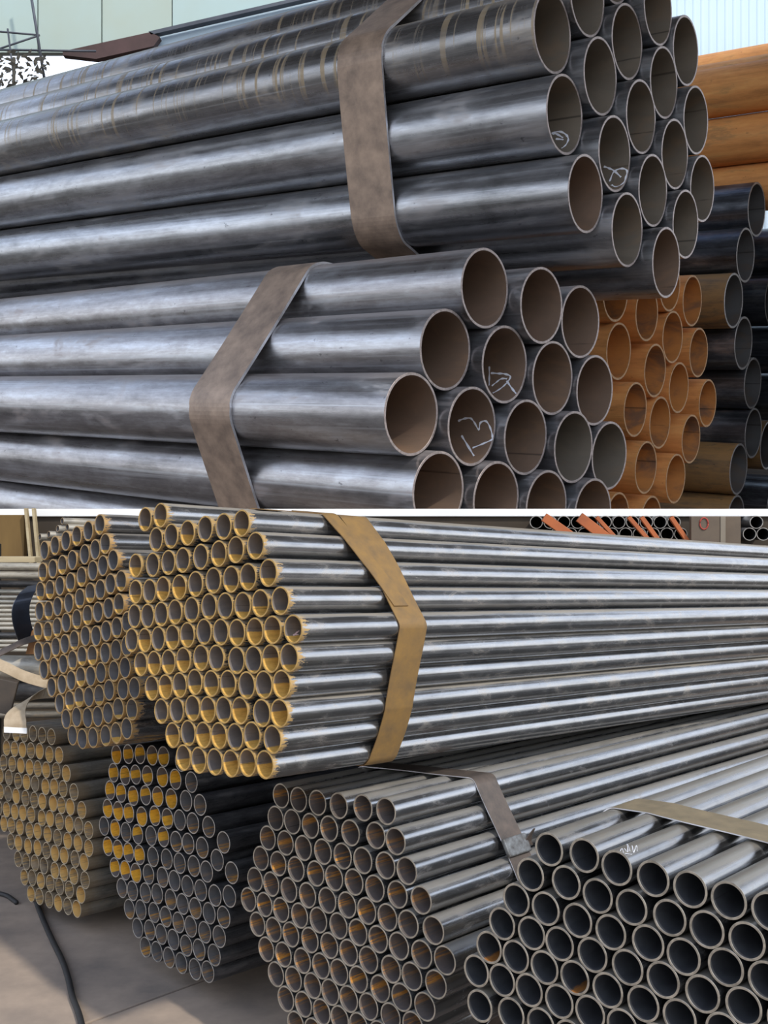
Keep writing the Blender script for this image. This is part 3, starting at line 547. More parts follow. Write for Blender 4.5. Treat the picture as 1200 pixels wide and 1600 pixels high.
G0, G1, G2 = (0.16, 0.165, 0.175), (0.33, 0.34, 0.365), (0.55, 0.58, 0.63)
S_U1 = steel('blue_grey_mill_steel', RU, G0, G1, G2, 0.9, (0.23, 0.40), (0.22, 0.16, 0.12), 0.4, dust=0.5, dustcol=(0.22, 0.195, 0.18))
S_U1d = steel('rust_dripped_mill_steel', RU, G0, (0.26, 0.26, 0.27), (0.44, 0.46, 0.50), 0.85, (0.22, 0.38), (0.36, 0.26, 0.13), 0.4, drips=0.62, dust=0.6, dustcol=(0.27, 0.23, 0.18))
S_U2 = steel('violet_grey_mill_steel', RU, (0.16, 0.155, 0.16), (0.33, 0.325, 0.34), (0.56, 0.59, 0.64), 0.88, (0.24, 0.42), (0.26, 0.19, 0.16), 0.6, dust=0.55, dustcol=(0.26, 0.215, 0.20))
B_U = bore('brown_bore', RU, (0.23, 0.15, 0.105), (0.30, 0.18, 0.11), 'plain', base2=(0.16, 0.115, 0.085))
B_Ug = bore('olive_grey_bore', RU, (0.21, 0.175, 0.135), (0.25, 0.18, 0.12), 'plain', base2=(0.14, 0.125, 0.105))
E_U = rim('pinkish_cut_edge', (0.40, 0.34, 0.32), 0.5, 0.5)
S_U3 = steel('orange_rusted_steel', 0.195, (0.40, 0.17, 0.05), (0.64, 0.28, 0.085), (0.76, 0.39, 0.13), 0.0, (0.7, 0.8), (0.10, 0.07, 0.05), 0.5)
B_U3 = bore('orange_rust_bore', 0.195, (0.58, 0.25, 0.07), (0.14, 0.10, 0.08), 'plain', base2=(0.42, 0.18, 0.06))
E_U3 = rim('orange_rust_edge', (0.42, 0.24, 0.11), 0.7, 0.1)
S_U4 = steel('black_scaled_steel', 0.215, (0.035, 0.038, 0.045), (0.10, 0.11, 0.13), (0.24, 0.27, 0.32), 0.75, (0.25, 0.42), (0.28, 0.15, 0.05), 0.35)
S_U4r = steel('half_rusted_scaled_steel', 0.215, (0.05, 0.05, 0.045), (0.26, 0.15, 0.06), (0.36, 0.20, 0.07), 0.15, (0.5, 0.7), (0.05, 0.06, 0.05), 0.8)
B_U4 = bore('slate_grey_bore', 0.215, (0.10, 0.10, 0.105), (0.12, 0.09, 0.07), 'plain')
E_U4 = rim('grey_cut_edge', (0.36, 0.35, 0.35), 0.5, 0.5)

OCH = (0.86, 0.52, 0.13)
S_ce = steel('bright_drawn_steel', RL, (0.27, 0.275, 0.285), (0.38, 0.385, 0.395), (0.48, 0.485, 0.495), 0.93, (0.17, 0.29), (0.46, 0.28, 0.08), 0.2, mouth=0.9, mouth_len=0.45, dust=0.8, dustcol=(0.30, 0.255, 0.19), grain=0.1)
B_ce = bore('grey_bore_with_ochre_dust', RL, (0.25, 0.205, 0.175), OCH, 'bottom', -0.82, 0.05, 1.4, (0.17, 0.15, 0.14))
E_ce = rim('ochre_dusted_edge', (0.58, 0.36, 0.11), 0.6, 0.3)
S_lt = steel('oiled_drawn_steel', RL, (0.16, 0.16, 0.165), (0.28, 0.28, 0.285), (0.38, 0.38, 0.385), 0.9, (0.18, 0.3), (0.46, 0.26, 0.07), 0.25, mouth=0.9, mouth_len=0.7, dust=0.5, dustcol=(0.27, 0.22, 0.15), grain=0.1)
B_lt = bore('slate_bore_with_ochre_dust', RL, (0.21, 0.195, 0.19), OCH, 'bottom', -1.05, -0.45, 1.4, (0.15, 0.145, 0.15))
E_lt = rim('tan_dusted_edge', (0.48, 0.31, 0.13), 0.55, 0.4)
S_bl = steel('dusty_grey_steel', 0.028, (0.08, 0.075, 0.066), (0.17, 0.155, 0.13), (0.27, 0.24, 0.20), 0.4, (0.45, 0.6), (0.22, 0.14, 0.06), 0.5, mouth=0.5, mouth_len=2.5)
B_bl = bore('ochre_dusted_bore', 0.028, (0.40, 0.31, 0.21), (0.72, 0.46, 0.16), 'ochre', 0.1, 0.9, base2=(0.15, 0.125, 0.10))
E_bl = rim('tan_grey_edge', (0.48, 0.40, 0.28), 0.55, 0.4)
S_se = steel('dark_graphite_steel', RL, (0.06, 0.06, 0.064), (0.12, 0.12, 0.126), (0.20, 0.20, 0.21), 0.75, (0.25, 0.4), (0.16, 0.12, 0.09), 0.3)
B_se1 = bore('slate_bore_with_painted_sun_band', RL, (0.18, 0.165, 0.165), (1.0, 0.55, 0.05), 'band', -0.05, 0.7, base2=(0.14, 0.13, 0.135))  # orange bands paint the sunlit patches on the rusty bore
B_se2 = bore('slate_bore_with_thin_orange_streak', RL, (0.17, 0.16, 0.16), (0.65, 0.33, 0.07), 'streak', -0.9, -0.5, base2=(0.12, 0.12, 0.125))
E_se = rim('silver_grey_edge', (0.44, 0.41, 0.37), 0.4, 0.6)
S_mi = steel('silver_drawn_steel', RL, (0.25, 0.255, 0.265), (0.36, 0.365, 0.375), (0.46, 0.465, 0.48), 0.93, (0.17, 0.30), (0.20, 0.13, 0.07), 0.25, dust=0.6, dustcol=(0.28, 0.245, 0.185), grain=0.1)
B_mi = bore('brown_grey_bore_with_rust_streak', RL, (0.17, 0.135, 0.118), (0.70, 0.32, 0.06), 'streak', -0.45, 0.15, base2=(0.12, 0.105, 0.10))
E_mi = rim('bronze_grey_edge', (0.40, 0.35, 0.28), 0.45, 0.5)
S_ri = steel('clean_bright_steel', RL, (0.19, 0.19, 0.195), (0.28, 0.28, 0.285), (0.36, 0.36, 0.36), 0.95, (0.14, 0.26), (0.22, 0.16, 0.09), 0.25, dust=0.6, dustcol=(0.20, 0.165, 0.105), grain=0.1)
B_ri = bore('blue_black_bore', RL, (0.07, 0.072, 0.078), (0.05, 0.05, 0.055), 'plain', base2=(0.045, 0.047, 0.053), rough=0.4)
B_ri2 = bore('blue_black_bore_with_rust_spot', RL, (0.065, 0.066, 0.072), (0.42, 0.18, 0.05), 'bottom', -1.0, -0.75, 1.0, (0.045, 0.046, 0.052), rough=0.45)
E_ri = rim('bright_cut_edge', (0.52, 0.47, 0.39), 0.35, 0.7)

# ------------------------------------------------------------------ the setting
ZG = -1.335
o = link('floor', box_me('floor', (0, 0, ZG - 0.07), (9, 0, 0), (0, 5.2, 0), (0, 0, 0.05), M_joint)); tag(o, kind='structure')
# slabs between joints; the visible joint runs from lower left towards the middle bundle
j0, j1 = at(140, 1597, 1.0), at(312, 1534, 1.0)
def ground(px, py):
    d = at(px, py, 1.0); return d * (ZG / d.z)
g0, g1 = ground(140, 1597), ground(312, 1534)
jd = (g1 - g0).normalized(); jn = Vector((-jd.y, jd.x, 0))
def slab(u0, u1, n0, n1):
    c = g0 + jd * (u0 + u1) / 2 + jn * (n0 + n1) / 2; c.z = ZG - 0.02
    return link('slab', box_me('slab', c, jd * ((u1 - u0) / 2 - 0.004), jn * ((n1 - n0) / 2 - 0.004), (0, 0, 0.02), M_conc, 0.004), o)
slab(-3.5, 4.0, 0, 4.2)
slab(-3.5, 4.0, -2.6, 0)
slab(-3.5, 4.0, -5.2, -2.6)

YW = 4.97
zt, zb = at(0, 795, YW).z, at(0, 807, YW).z
w = link('wall_back', box_me('wall_back', (0, YW + 0.05, (ZG + zb) / 2), (6.0, 0, 0), (0, 0.03, 0), (0, 0, (zb - ZG) / 2), M_ochrewall)); tag(w, kind='structure')
cp = link('trim_1', box_me('trim_1', (0, YW + 0.045, (zt + zb) / 2), (6.0, 0, 0), (0, 0.045, 0), (0, 0, (zt - zb) / 2), M_coping, 0.004)); tag(cp, kind='structure')
ZT = -0.52
tf = link('floor_terrace', box_me('floor_terrace', (0, 10.1, ZT - 0.1), (9, 0, 0), (0, 5.0, 0), (0, 0, 0.1), M_conc)); tag(tf, kind='structure')

# pale blue corrugated shed wall behind the terrace, right
def corrugated(name, x0, x1, Y, z0, z1, pitch, dep, mat):
    v = []; f = []; n = int((x1 - x0) / pitch)
    prof = []
    for k in range(n):
        x = x0 + k * pitch
        prof += [(x, 0), (x + pitch * 0.55, 0), (x + pitch * 0.65, -dep), (x + pitch * 0.9, -dep)]
    prof.append((x0 + n * pitch, 0))
    for x, dy in prof: v += [(x, Y + dy, z0), (x, Y + dy, z1), (x, Y + 0.06, z0), (x, Y + 0.06, z1)]
    m = len(prof)
    for i in range(m - 1):
        a, b = i * 4, (i + 1) * 4
        f += [(a, b, b + 1, a + 1), (a + 2, a + 3, b + 3, b + 2), (a + 1, b + 1, b + 3, a + 3), (a, a + 2, b + 2, b)]
    f += [(0, 1, 3, 2), ((m - 1) * 4, (m - 1) * 4 + 2, (m - 1) * 4 + 3, (m - 1) * 4 + 1)]
    me = me_from(name, v, f, mat); fix_normals(me)
    return link(name, me)
o = link('added_shade_roof', box_me('added_shade_roof', (2.0, 5.1, 6.15), (9.5, 0, 0), (0, 4.1, 0), (0, 0, 0.06), plain('shade_roof_underside', (0.22, 0.19, 0.16), (0.16, 0.14, 0.12), 0.7, 0, 1.0, bump=0))); tag(o, kind='structure')  # unseen roof, added to keep direct sun off the terrace pipes
o = link('wall_store', box_me('wall_store', (5.6, 12.5, (ZT + 3.3) / 2), (2.4, 0, 0), (0, 0.06, 0), (0, 0, (3.3 - ZT) / 2), M_dtimber)); tag(o, kind='structure')
o = link('wall_shed', box_me('wall_shed', (-4.0, 13.6, (ZT + 5.35) / 2), (6.2, 0, 0), (0, 0.1, 0), (0, 0, (5.35 - ZT) / 2), M_brownbeam)); tag(o, kind='structure')
o = corrugated('wall_right', 1.2, 8.0, 13.2, ZT, 9.5, 0.10, 0.006, M_pale); tag(o, kind='structure')

# teal sheet building at upper left: sheets, brown eave beam
Yt = 13.0
tb = empty('sheet_building', at(150, 60, Yt)); tag(tb, 'weathered teal sheet-clad building behind the top left pipes', 'building')
def poly_part(name, pxs, Y, dep, mat, parent):
    inv = Matrix.Translation(parent.location).inverted()
    n = len(pxs); v = [inv @ at(x, y, Y) for x, y in pxs] + [inv @ (at(x, y, Y) + Vector((0, dep, 0))) for x, y in pxs]
    f = [tuple(range(n)), tuple(range(2 * n - 1, n - 1, -1))] + [(i, (i + 1) % n, n + (i + 1) % n, n + i) for i in range(n)]
    me = me_from(name, v, f, mat); fix_normals(me)
    return link(name, me, parent)
for x0, x1 in ((-260, 58), (60, 158), (160, 268), (270, 600)):
    def yb(x): return 82 if x < 105 else 82 - (x - 105) * 0.228
    pts = [(x0, -260), (x1, -260), (x1, yb(x1))] + ([(105, 82)] if x0 < 105 < x1 else []) + [(x0, yb(x0))]
    poly_part('wall_sheet', pts, Yt, 0.1, M_teal, tb)
poly_part('eave_beam', [(98, 80), (235, 50), (250, 58), (240, 72), (150, 92), (98, 86)], Yt - 0.12, 0.1, M_brownbeam, tb)
poly_part('gutter', [(232, 49), (600, -35), (600, -30), (236, 54)], Yt - 0.12, 0.1, M_scaf, tb)
poly_part('lower_panel', [(238, 54), (600, -30), (600, 40), (242, 100)], Yt + 0.02, 0.08, M_pale, tb)
sf = empty('scaffold', at(60, 110, 12.6)); tag(sf, 'thin dark steel scaffold at the top left corner', 'scaffold')
def rod(name, p, q, r, mat, parent):
    inv = Matrix.Translation(parent.location).inverted() if parent else Matrix()
    return link(name, tube_me(name, [inv @ p, inv @ q], r, mat, 8), parent)
for nm, p, q, r in (('post', (40, -60), (72, 140), 0.017), ('rail', (-60, 44), (62, 55), 0.012), ('brace', (-30, 86), (62, 55), 0.012), ('post', (12, 45), (24, 140), 0.012), ('rail', (-60, 77), (150, 80), 0.014)):
    rod(nm, at(*p, 12.6), at(*q, 12.6), r, M_scaf, sf)
bv = []; bf = []
rr = random.Random(3)
for k in range(170):
    c = at(rr.uniform(-60, 78), rr.uniform(80, 150), 12.3 + rr.uniform(-.2, .2)); s = rr.uniform(.02, .06); t = rr.uniform(0, 3.14)
    u = Vector((math.cos(t), rr.uniform(-.4, .4), math.sin(t))) * s; w_ = Vector((-math.sin(t), rr.uniform(-.4, .4), math.cos(t))) * s * .45
    b = len(bv); bv += [c - u, c + w_, c + u, c - w_]; bf.append((b, b + 1, b + 2, b + 3))
tr = empty('shrub', at(20, 160, 12.3)); tag(tr, 'dark leafy shrub against bright sky at top left', 'shrub')
inv = Matrix.Translation(tr.location).inverted()
lf = link('foliage', me_from('foliage', [inv @ p for p in bv], bf, M_leaf), tr); lf['kind'] = 'stuff'
rod('stem', at(20, 240, 12.3), at(22, 90, 12.3), 0.02, M_leaf, tr)

# ------------------------------------------------------------------ pipe bundles
PIPES = {}
def bundle(key, name, mats, ri, seg, label, group, bore_of=None, out_of=None, skip=()):
    d = DATA[key]; me = pipe_me(name, d['R'], ri * d['R'], d['L'], mats, seg)
    rows = d['rows'] or [len(d['P'])]; i = 0; PIPES[key] = []
    for rix, n in enumerate(rows):
        for cix in range(n):
            o = link(name, me)
            place(o, Vector(d['P'][i]), d['a'])
            tag(o, label(i, rix, cix, n), 'pipe', group)
            for k, fn in ((1, bore_of), (0, out_of)):
                m = fn(i, rix, cix, n) if fn else None
                if m:
                    o.material_slots[k].link = 'OBJECT'; o.material_slots[k].material = m
            PIPES[key].append(o); i += 1

def rowlab(desc):
    return lambda i, r, c, n: '%s pipe from left in %s row of %s' % (ORD[c + 1], ORD[r + 1], desc)

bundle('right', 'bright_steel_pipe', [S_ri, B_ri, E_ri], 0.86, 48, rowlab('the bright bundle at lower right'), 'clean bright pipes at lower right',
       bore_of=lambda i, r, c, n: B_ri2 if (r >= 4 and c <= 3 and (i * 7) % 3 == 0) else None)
bundle('middle', 'silver_steel_pipe', [S_mi, B_mi, E_mi], 0.88, 40, rowlab('the silver bundle at bottom centre'), 'rust streaked pipes at bottom centre')
bundle('central', 'ochre_dusted_pipe', [S_ce, B_ce, E_ce], 0.88, 40, rowlab('the ochre-dusted bundle on top'), 'ochre dusted pipes in the high bundle')
bundle('second', 'graphite_steel_pipe', [S_se, B_se2, E_se], 0.89, 32, rowlab('the dark bundle with painted sun bands'), 'dark pipes with painted sun bands',
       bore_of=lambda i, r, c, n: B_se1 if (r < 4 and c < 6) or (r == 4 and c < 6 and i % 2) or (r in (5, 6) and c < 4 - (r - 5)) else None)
bundle('lefttop', 'grey_steel_pipe', [S_lt, B_lt, E_lt], 0.88, 32, rowlab('the slanting grey bundle at left'), 'grey pipes in the high left bundle')
bundle('botleft', 'dusty_steel_pipe', [S_bl, B_bl, E_bl], 0.90, 28, rowlab('the tan dusty bundle at lower left'), 'tan dusty pipes at lower left')

U1C = [3, 4, 5, 4, 3]; U1M = [(c, r) for c, n in enumerate(U1C) for r in range(n)]
U2R = [3, 4, 5, 4, 3]; U2M = [(r, c) for r, n in enumerate(U2R) for c in range(n)]
def u1lab(i, r, c, n):
    k, q = U1M[i]; ex = {1: ' with chalk scribble', 5: ' with chalk loop'}.get(i, '')
    return '%s large pipe down in %s column of topmost bundle%s' % (ORD[q + 1], ORD[k + 1], ex)
def u2lab(i, r, c, n):
    k, q = U2M[i]; ex = {8: ' with chalk number', 4: ' with chalk letter'}.get(i, '')
    return '%s large pipe from left in %s row of strapped upper left bundle%s' % (ORD[q + 1], ORD[k + 1], ex)
bundle('U1', 'large_steel_pipe', [S_U1, B_Ug, E_U], 0.93, 72, u1lab, 'large pipes in the topmost bundle',
       bore_of=lambda i, r, c, n: B_U if i in (2, 11) else None, out_of=lambda i, r, c, n: S_U1d if i in (0, 3, 7) else None)
bundle('U2', 'wide_bore_pipe', [S_U2, B_U, E_U], 0.93, 72, u2lab, 'large pipes in the upper left bundle', bore_of=lambda i, r, c, n: B_Ug if i in (10, 11) else None)
U3L = ['first', 'second', 'third', 'fourth']
def seqlab(fmt, key):
    P = DATA[key]['P']; order = sorted(range(len(P)), key=lambda k: -P[k][2] / P[k][1])
    names = ['topmost'] + ORD[2:] + ['thirteenth', 'fourteenth', 'fifteenth', 'sixteenth', 'seventeenth']
    return lambda i, r, c, n: fmt % names[order.index(i)]
bundle('U3', 'orange_rusted_pipe', [S_U3, B_U3, E_U3], 0.92, 56, seqlab('orange rusted pipe beside large bundle, %s counting down', 'U3'), 'orange rusted pipes')
bundle('U4', 'black_scaled_pipe', [S_U4, B_U4, E_U4], 0.92, 56, seqlab('dark scaled pipe at right edge, %s counting down', 'U4'), 'dark pipes at the right edge',
       out_of=lambda i, r, c, n: S_U4r if i in (2, 5, 6, 9) else None)
bundle('U5', 'long_orange_pipe', [S_U3, B_U3, E_U3], 0.92, 56, seqlab('long orange pipe below pale blue wall, %s counting down', 'U5'), 'long orange pipes at upper right')

# chalk marks drawn on the pipes
def chalk(key, i, lines, r, w, mat, inside=True):
    root = PIPES[key][i]; v = []; f = []
    for ln in lines:
        P = catmull([Vector((max(y, 0.004 if inside else 0.002), t, 0)) for y, t in ln], 5)
        pts = [Vector((r * math.cos(p.y), p.x, r * math.sin(p.y))) for p in P]
        b = len(v); n = len(pts)
        for k, p in enumerate(pts):
            d = (pts[min(k + 1, n - 1)] - pts[max(k - 1, 0)]).normalized()
            nr = Vector((p.x, 0, p.z)).normalized(); s = d.cross(nr).normalized() * w * (0.8 + 0.3 * math.sin(k * 1.3))
            v += [p - s, p + s]
        for k in range(n - 1): f.append((b + 2 * k, b + 2 * k + 1, b + 2 * k + 3, b + 2 * k + 2))
    o = link('chalk_mark', me_from('chalk_mark', v, f, mat), root)
    o['label'] = 'hand-drawn chalk mark'
for key, lines in CHALK.items():
    k, i = key.split('_'); i = int(i); R = DATA[k]['R']
    if k[0] == 'U': chalk(k, i, lines, R * 0.93 - 0.0015, 0.006, M_chalk)
    elif k == 'right': chalk(k, i, lines, R + 0.0004, 0.0005, M_chalk, False)
    else: chalk(k, i, lines, R * 0.88 - 0.0004, 0.0017, M_pink)

# ------------------------------------------------------------------ straps
strap('steel_strap', 'U1', 1.14, 1.47, 0.016, M_strapU, M_strapUe, 'rusty flat steel strap around the topmost large pipe bundle', wob=0.006)
strap('steel_strap', 'U2', 1.24, 1.60, 0.016, M_strapU, M_strapUe, 'grey-brown steel strap around the upper left large pipe bundle', wob=0.006)
root, ring, band, fr = strap('steel_strap', 'central', 0.275, 0.362, 0.0022, M_strapO, M_strapOe, 'ochre rusted strap bent around the high ochre-dusted bundle', wob=0.002)
c_, a_, h_, v_, inv_, zm_, zl_ = fr
# loose second layer peeling off towards the top
ok_ = [p[0] > 0.02 and p[1] > zl_ + 0.62 * (zm_ - zl_) for p in ring]
st_ = next(i for i in range(len(ring)) if ok_[i] and not ok_[i - 1])
upper = []
while ok_[(st_ + len(upper)) % len(ring)]: upper.append(ring[(st_ + len(upper)) % len(ring)])
band('loose_end', upper, 0.285, 0.33, 0.0028, lambda x, z: -0.075 * max(0.0, (z - zl_) / (zm_ - zl_) - 0.62) / 0.38, root, close=False)
root, ring, band, fr = strap('steel_strap', 'middle', 0.285, 0.365, 0.0022, M_strapG, M_strapUe, 'grey-brown strap with crimped seal around the silver bundle', wob=0.002)
c_, a_, h_, v_, inv_, zm_, zl_ = fr
# crimped seal low on the right-hand face
best = min(ring, key=lambda p: (Vector((CX + F * (c_ + a_ * .325 + h_ * p[0] + v_ * p[1]).x / (c_ + a_ * .325 + h_ * p[0] + v_ * p[1]).y, CY - F * (c_ + a_ * .325 + h_ * p[0] + v_ * p[1]).z / (c_ + a_ * .325 + h_ * p[0] + v_ * p[1]).y)) - Vector((806, 1325))).length)
sc_ = c_ + a_ * 0.325 + h_ * best[0] + v_ * best[1]
nrm = (h_ * 0.87 + v_ * 0.5).normalized(); tan = (h_ * 0.5 - v_ * 0.87).normalized()
link('seal', box_me('seal', inv_ @ (sc_ + nrm * 0.007), a_ * 0.043, tan * 0.022, nrm * 0.005, M_sealm, 0.003), root)
pth = [inv_ @ (sc_ + a_ * 0.045 + nrm * (0.004 + 0.004 * k * k) - tan * (0.010 * k - 0.01)) for k in range(4)]
link('torn_end', strip_me('torn_end', pth, [a_ * (0.018 - 0.005 * k) for k in range(4)], 0.0022, M_strapG), root)
strap('steel_strap', 'right', 0.225, 0.325, 0.0022, M_strapY, M_strapUe, 'tan strap across the top of the bright lower right bundle', wob=0.002)

# ------------------------------------------------------------------ bearers under the bundles
def bearer(key, t, w, label, mat, zf, hw=None, ext=0.12, ext2=None, channel=False, name='bearer'):
    d = DATA[key]; a, h, v = axes(d['a']); P = [Vector(p) for p in d['P']]
    c = sum(P, Vector()) / len(P) + a * t
    xs = [(p - c).dot(h) for p in P]
    zlow = min((p + a * (t - (p - c + a * t).dot(a))).z for p in P)
    zlow = min(p.z + a.z * (t - (p - (sum(P, Vector()) / len(P))).dot(a)) for p in P) - d['R'] - 0.001 - abs(a.z) * w - 0.012 * (d['R'] > 0.1) * 4
    ah = Vector((a.x, a.y, 0)).normalized()
    x0, x1 = min(xs) - ext, max(xs) + (ext if ext2 is None else ext2)
    mid = c + h * (x0 + x1) / 2; hh = (zlow - zf) / 2
    root = empty(name, (mid.x, mid.y, zf)); tag(root, label, 'beam')
    inv = Matrix.Translation(root.location).inverted()
    mid.z = zf + hh
    hx = h * (x1 - x0) / 2
    if channel:
        link('flange', box_me('flange', inv @ (mid + Vector((0, 0, hh * 0.8))), hx, ah * w, Vector((0, 0, hh * 0.2)), mat, 0.002), root)
        link('flange', box_me('flange', inv @ (mid - Vector((0, 0, hh * 0.8))), hx, ah * w, Vector((0, 0, hh * 0.2)), mat, 0.002), root)
        link('web', box_me('web', inv @ (mid + ah * w * 0.55), hx, ah * w * 0.12, Vector((0, 0, hh * 0.6)), mat), root)
    else:
        n = max(1, round(hh * 2 / 0.16)); s = hh / n
        for k in range(n):
            link('timber', box_me('timber', inv @ Vector((mid.x, mid.y, zf + s * (2 * k + 1))), hx, ah * w, Vector((0, 0, s)), mat, min(0.006, s * 0.2)), root)
    return root
bearer('second', 0.42, 0.05, 'dark steel channel on the floor under the orange-banded bundle', M_beam, ZG, channel=True, ext=0.08, ext2=0.5)
bearer('second', 1.6, 0.05, 'dark steel channel at the far end of the orange-banded bundle', M_beam, ZG, channel=True, ext=0.02)
bearer('middle', 0.8, 0.05, 'dark steel channel on the floor under the silver bundle', M_beam, ZG, channel=True, ext=0.02)
bearer('middle', 2.0, 0.05, 'dark steel channel at the far end of the silver bundle', M_beam, ZG, channel=True, ext=0.0)
bearer('botleft', 0.35, 0.04, 'low dark timber under the tan dusty bundle', M_dtimber, ZG, ext=0.0)
bearer('botleft', 1.1, 0.04, 'low dark timber at the far end of the tan bundle', M_dtimber, ZG, ext=0.0)
bearer('right', 0.5, 0.07, 'stacked dark timbers holding up the bright lower right bundle', M_dtimber, ZG, ext=0.0)
bearer('right', 1.9, 0.07, 'stacked dark timbers at the far end of the bright bundle', M_dtimber, ZG, ext=0.0)
bearer('U2', 0.4, 0.12, 'timber under the upper left large pipe bundle', M_timber, ZT, ext=-0.15)
bearer('U2', 4.5, 0.12, 'stacked timbers at the far end of the upper left bundle', M_timber, ZT, ext=-0.15)
bearer('U3', 0.5, 0.12, 'timber under the orange rusted pipes', M_timber, ZT, ext=-0.1)
bearer('U4', 0.8, 0.12, 'timber under the dark pipes at the right edge', M_timber, ZT, ext=-0.1)
bearer('U5', 0.45, 0.12, 'tall timber crib under the long orange pipes', M_timber, ZT, ext=-0.2)

# ------------------------------------------------------------------ lower yard background, left
def hpipe(name, p, q, r, mats, label, group, ri=0.86, seg=24, cat='pipe'):
    d = q - p
    o = link(name, pipe_me(name, r, r * ri, d.length, mats, seg)); place(o, p, d)
    return tag(o, label, cat, group)
S_pale = steel('sunlit_pale_steel', 0.03, (0.20, 0.18, 0.15), (0.42, 0.39, 0.33), (0.58, 0.54, 0.46), 0.4, (0.35, 0.5), (0.20, 0.13, 0.06), 0.3)
S_grey = steel('silver_background_steel', 0.03, (0.10, 0.10, 0.10), (0.24, 0.24, 0.24), (0.42, 0.42, 0.42), 0.7, (0.3, 0.45), (0.2, 0.14, 0.07), 0.2)
S_dk = steel('dark_background_steel', 0.03, (0.02, 0.02, 0.022), (0.05, 0.05, 0.052), (0.10, 0.10, 0.105), 0.5, (0.35, 0.5), (0.10, 0.07, 0.04), 0.3)
MP = [S_pale, B_lt, E_lt]; MG = [S_grey, B_lt, E_se]; MD = [S_dk, B_ri, E_se]
Yb = 4.55
for k, (y0, rpx, mt, lb) in enumerate(((886, 6, MP, 'upper cream pipe at far left below timber plank'), (899, 6, MP, 'lower cream pipe at far left below timber plank'), (913, 5.5, MD, 'black pipe at far left between cream pipes'), (925, 3.6, MP, 'thin cream pipe at far left above the rods'))):
    hpipe('side_pipe', at(-420, y0 - 4, 4.3), at(95, y0, 4.42), rpx / F * 4.35, mt, lb, 'cream pipes at far left')
for k, y0 in enumerate(list(range(933, 986, 7)) + [1002, 1009, 1016]):
    hpipe('steel_rod', at(-420, y0 - 2, 4.3), at(85, y0, 4.36), 3.1 / F * 4.33, MP, '%s pale thin rod down in the far left rod pile' % ORD[k + 1], 'pale rods at far left', 0.8, 14, 'rod')
hpipe('side_pipe', at(-420, 991, 4.3), at(85, 993, 4.36), 5 / F * 4.33, MD, 'black pipe within the far left rod pile', 'cream pipes at far left')
o = link('timber_plank', box_me('timber_plank', at(10, 874, 4.25), (0.13, 0, 0), (0, 0.05, 0), (0, 0, 0.011), M_timber, 0.003)); tag(o, 'pale timber plank above cream pipes at far left', 'plank')
for x in (45, 57):
    o = link('timber_batten', box_me('timber_batten', at(x, 838, 4.9), (0.006, 0, 0.0), (0, 0.015, 0), (0.012, 0, -0.13), M_timber, 0.001)); tag(o, 'narrow pale batten on brown boards, %s one at top left' % ('left' if x == 45 else 'right'), 'batten', 'pale battens')
o = link('brown_board', box_me('brown_board', at(-40, 838, 4.95), (0.24, 0, 0), (0, 0.02, 0), (0, 0, 0.10), plain('ochre_board', (0.20, 0.12, 0.035), (0.13, 0.075, 0.022), 0.8, 0, 6.0, (1, 1, .3)), 0.003)); tag(o, 'ochre-brown board behind the far left pipes', 'board')
aL = Vector(DATA['lefttop']['a'])
for k, (x, y) in enumerate(((62, 839), (76, 835), (90, 826), (105, 824), (97, 814))):
    hpipe('short_pipe', at(x, y, 3.55), at(x, y, 3.55) + aL * 0.5, 5.3 / F * 3.55, [S_pale, B_lt, E_lt], '%s pale pipe end from left above the slanting left bundle' % ORD[k + 1], 'pale pipe ends above the left bundle', 0.86, 20)
rk = empty('pipe_rack', (at(-160, 1100, 4.5).x, 4.55, ZG)); tag(rk, 'dark steel rack holding the pale pipes at far left', 'rack')
inv = Matrix.Translation(rk.location).inverted()
for x in (-300, -20):
    X = at(x, 900, 4.6).x; zt_ = at(0, 850, 4.6).z; za = at(0, 1131, 4.05).z
    link('post', box_me('post', inv @ Vector((X, 4.66, (ZG + zt_) / 2)), (0.03, 0, 0), (0, 0.03, 0), (0, 0, (zt_ - ZG) / 2), M_beam, 0.003), rk)
    link('arm', box_me('arm', inv @ Vector((X, 4.30, za)), (0.025, 0, 0), (0, 0.34, 0), (0, 0, 0.014), M_beam, 0.003), rk)
    link('post', box_me('post', inv @ Vector((X, 4.02, (ZG + za) / 2)), (0.02, 0, 0), (0, 0.02, 0), (0, 0, (za - ZG) / 2 - 0.015), M_beam, 0.003), rk)
# dark bulging sheet, block, straps
def bent(name, pts, Y, wide, thick, mat, label, cat='strap', k=6, edge=None):
    P = catmull([at(x, y, Y + dy) for x, y, dy in pts], k)
    o = link(name, strip_me(name, P, [Vector(wide)] * len(P), thick, mat)); tag(o, label, cat); return o
bent('bent_sheet', [(56, 915, 0.1), (40, 930, 0.0), (32, 950, -0.03), (34, 975, -0.02), (43, 1002, 0.02)], 3.98, (0.022, 0.03, 0.004), 0.004, M_blackband, 'bulging blue-black bent sheet beside the slanting left bundle', 'sheet')
v = [at(50, 985, 3.95), at(56, 985, 3.95), at(58, 1022, 3.95), at(40, 1022, 3.95)]; v += [p + Vector((0.01, 0.08, 0)) for p in v]
me = me_from('rust_block', v, [(0, 1, 2, 3), (7, 6, 5, 4), (0, 4, 5, 1), (1, 5, 6, 2), (2, 6, 7, 3), (3, 7, 4, 0)], M_rustblock); fix_normals(me)
o = link('rust_block', me); tag(o, 'tapered rust-brown block beside the slanting left bundle', 'block')
bent('flat_strap', [(62, 995, 0.05), (35, 1003, 0.0), (8, 1016, -0.02), (-30, 1034, -0.03)], 3.9, (0.0, 0.012, 0.012), 0.003, M_strapG, 'grey strap slanting down over the pale rods')
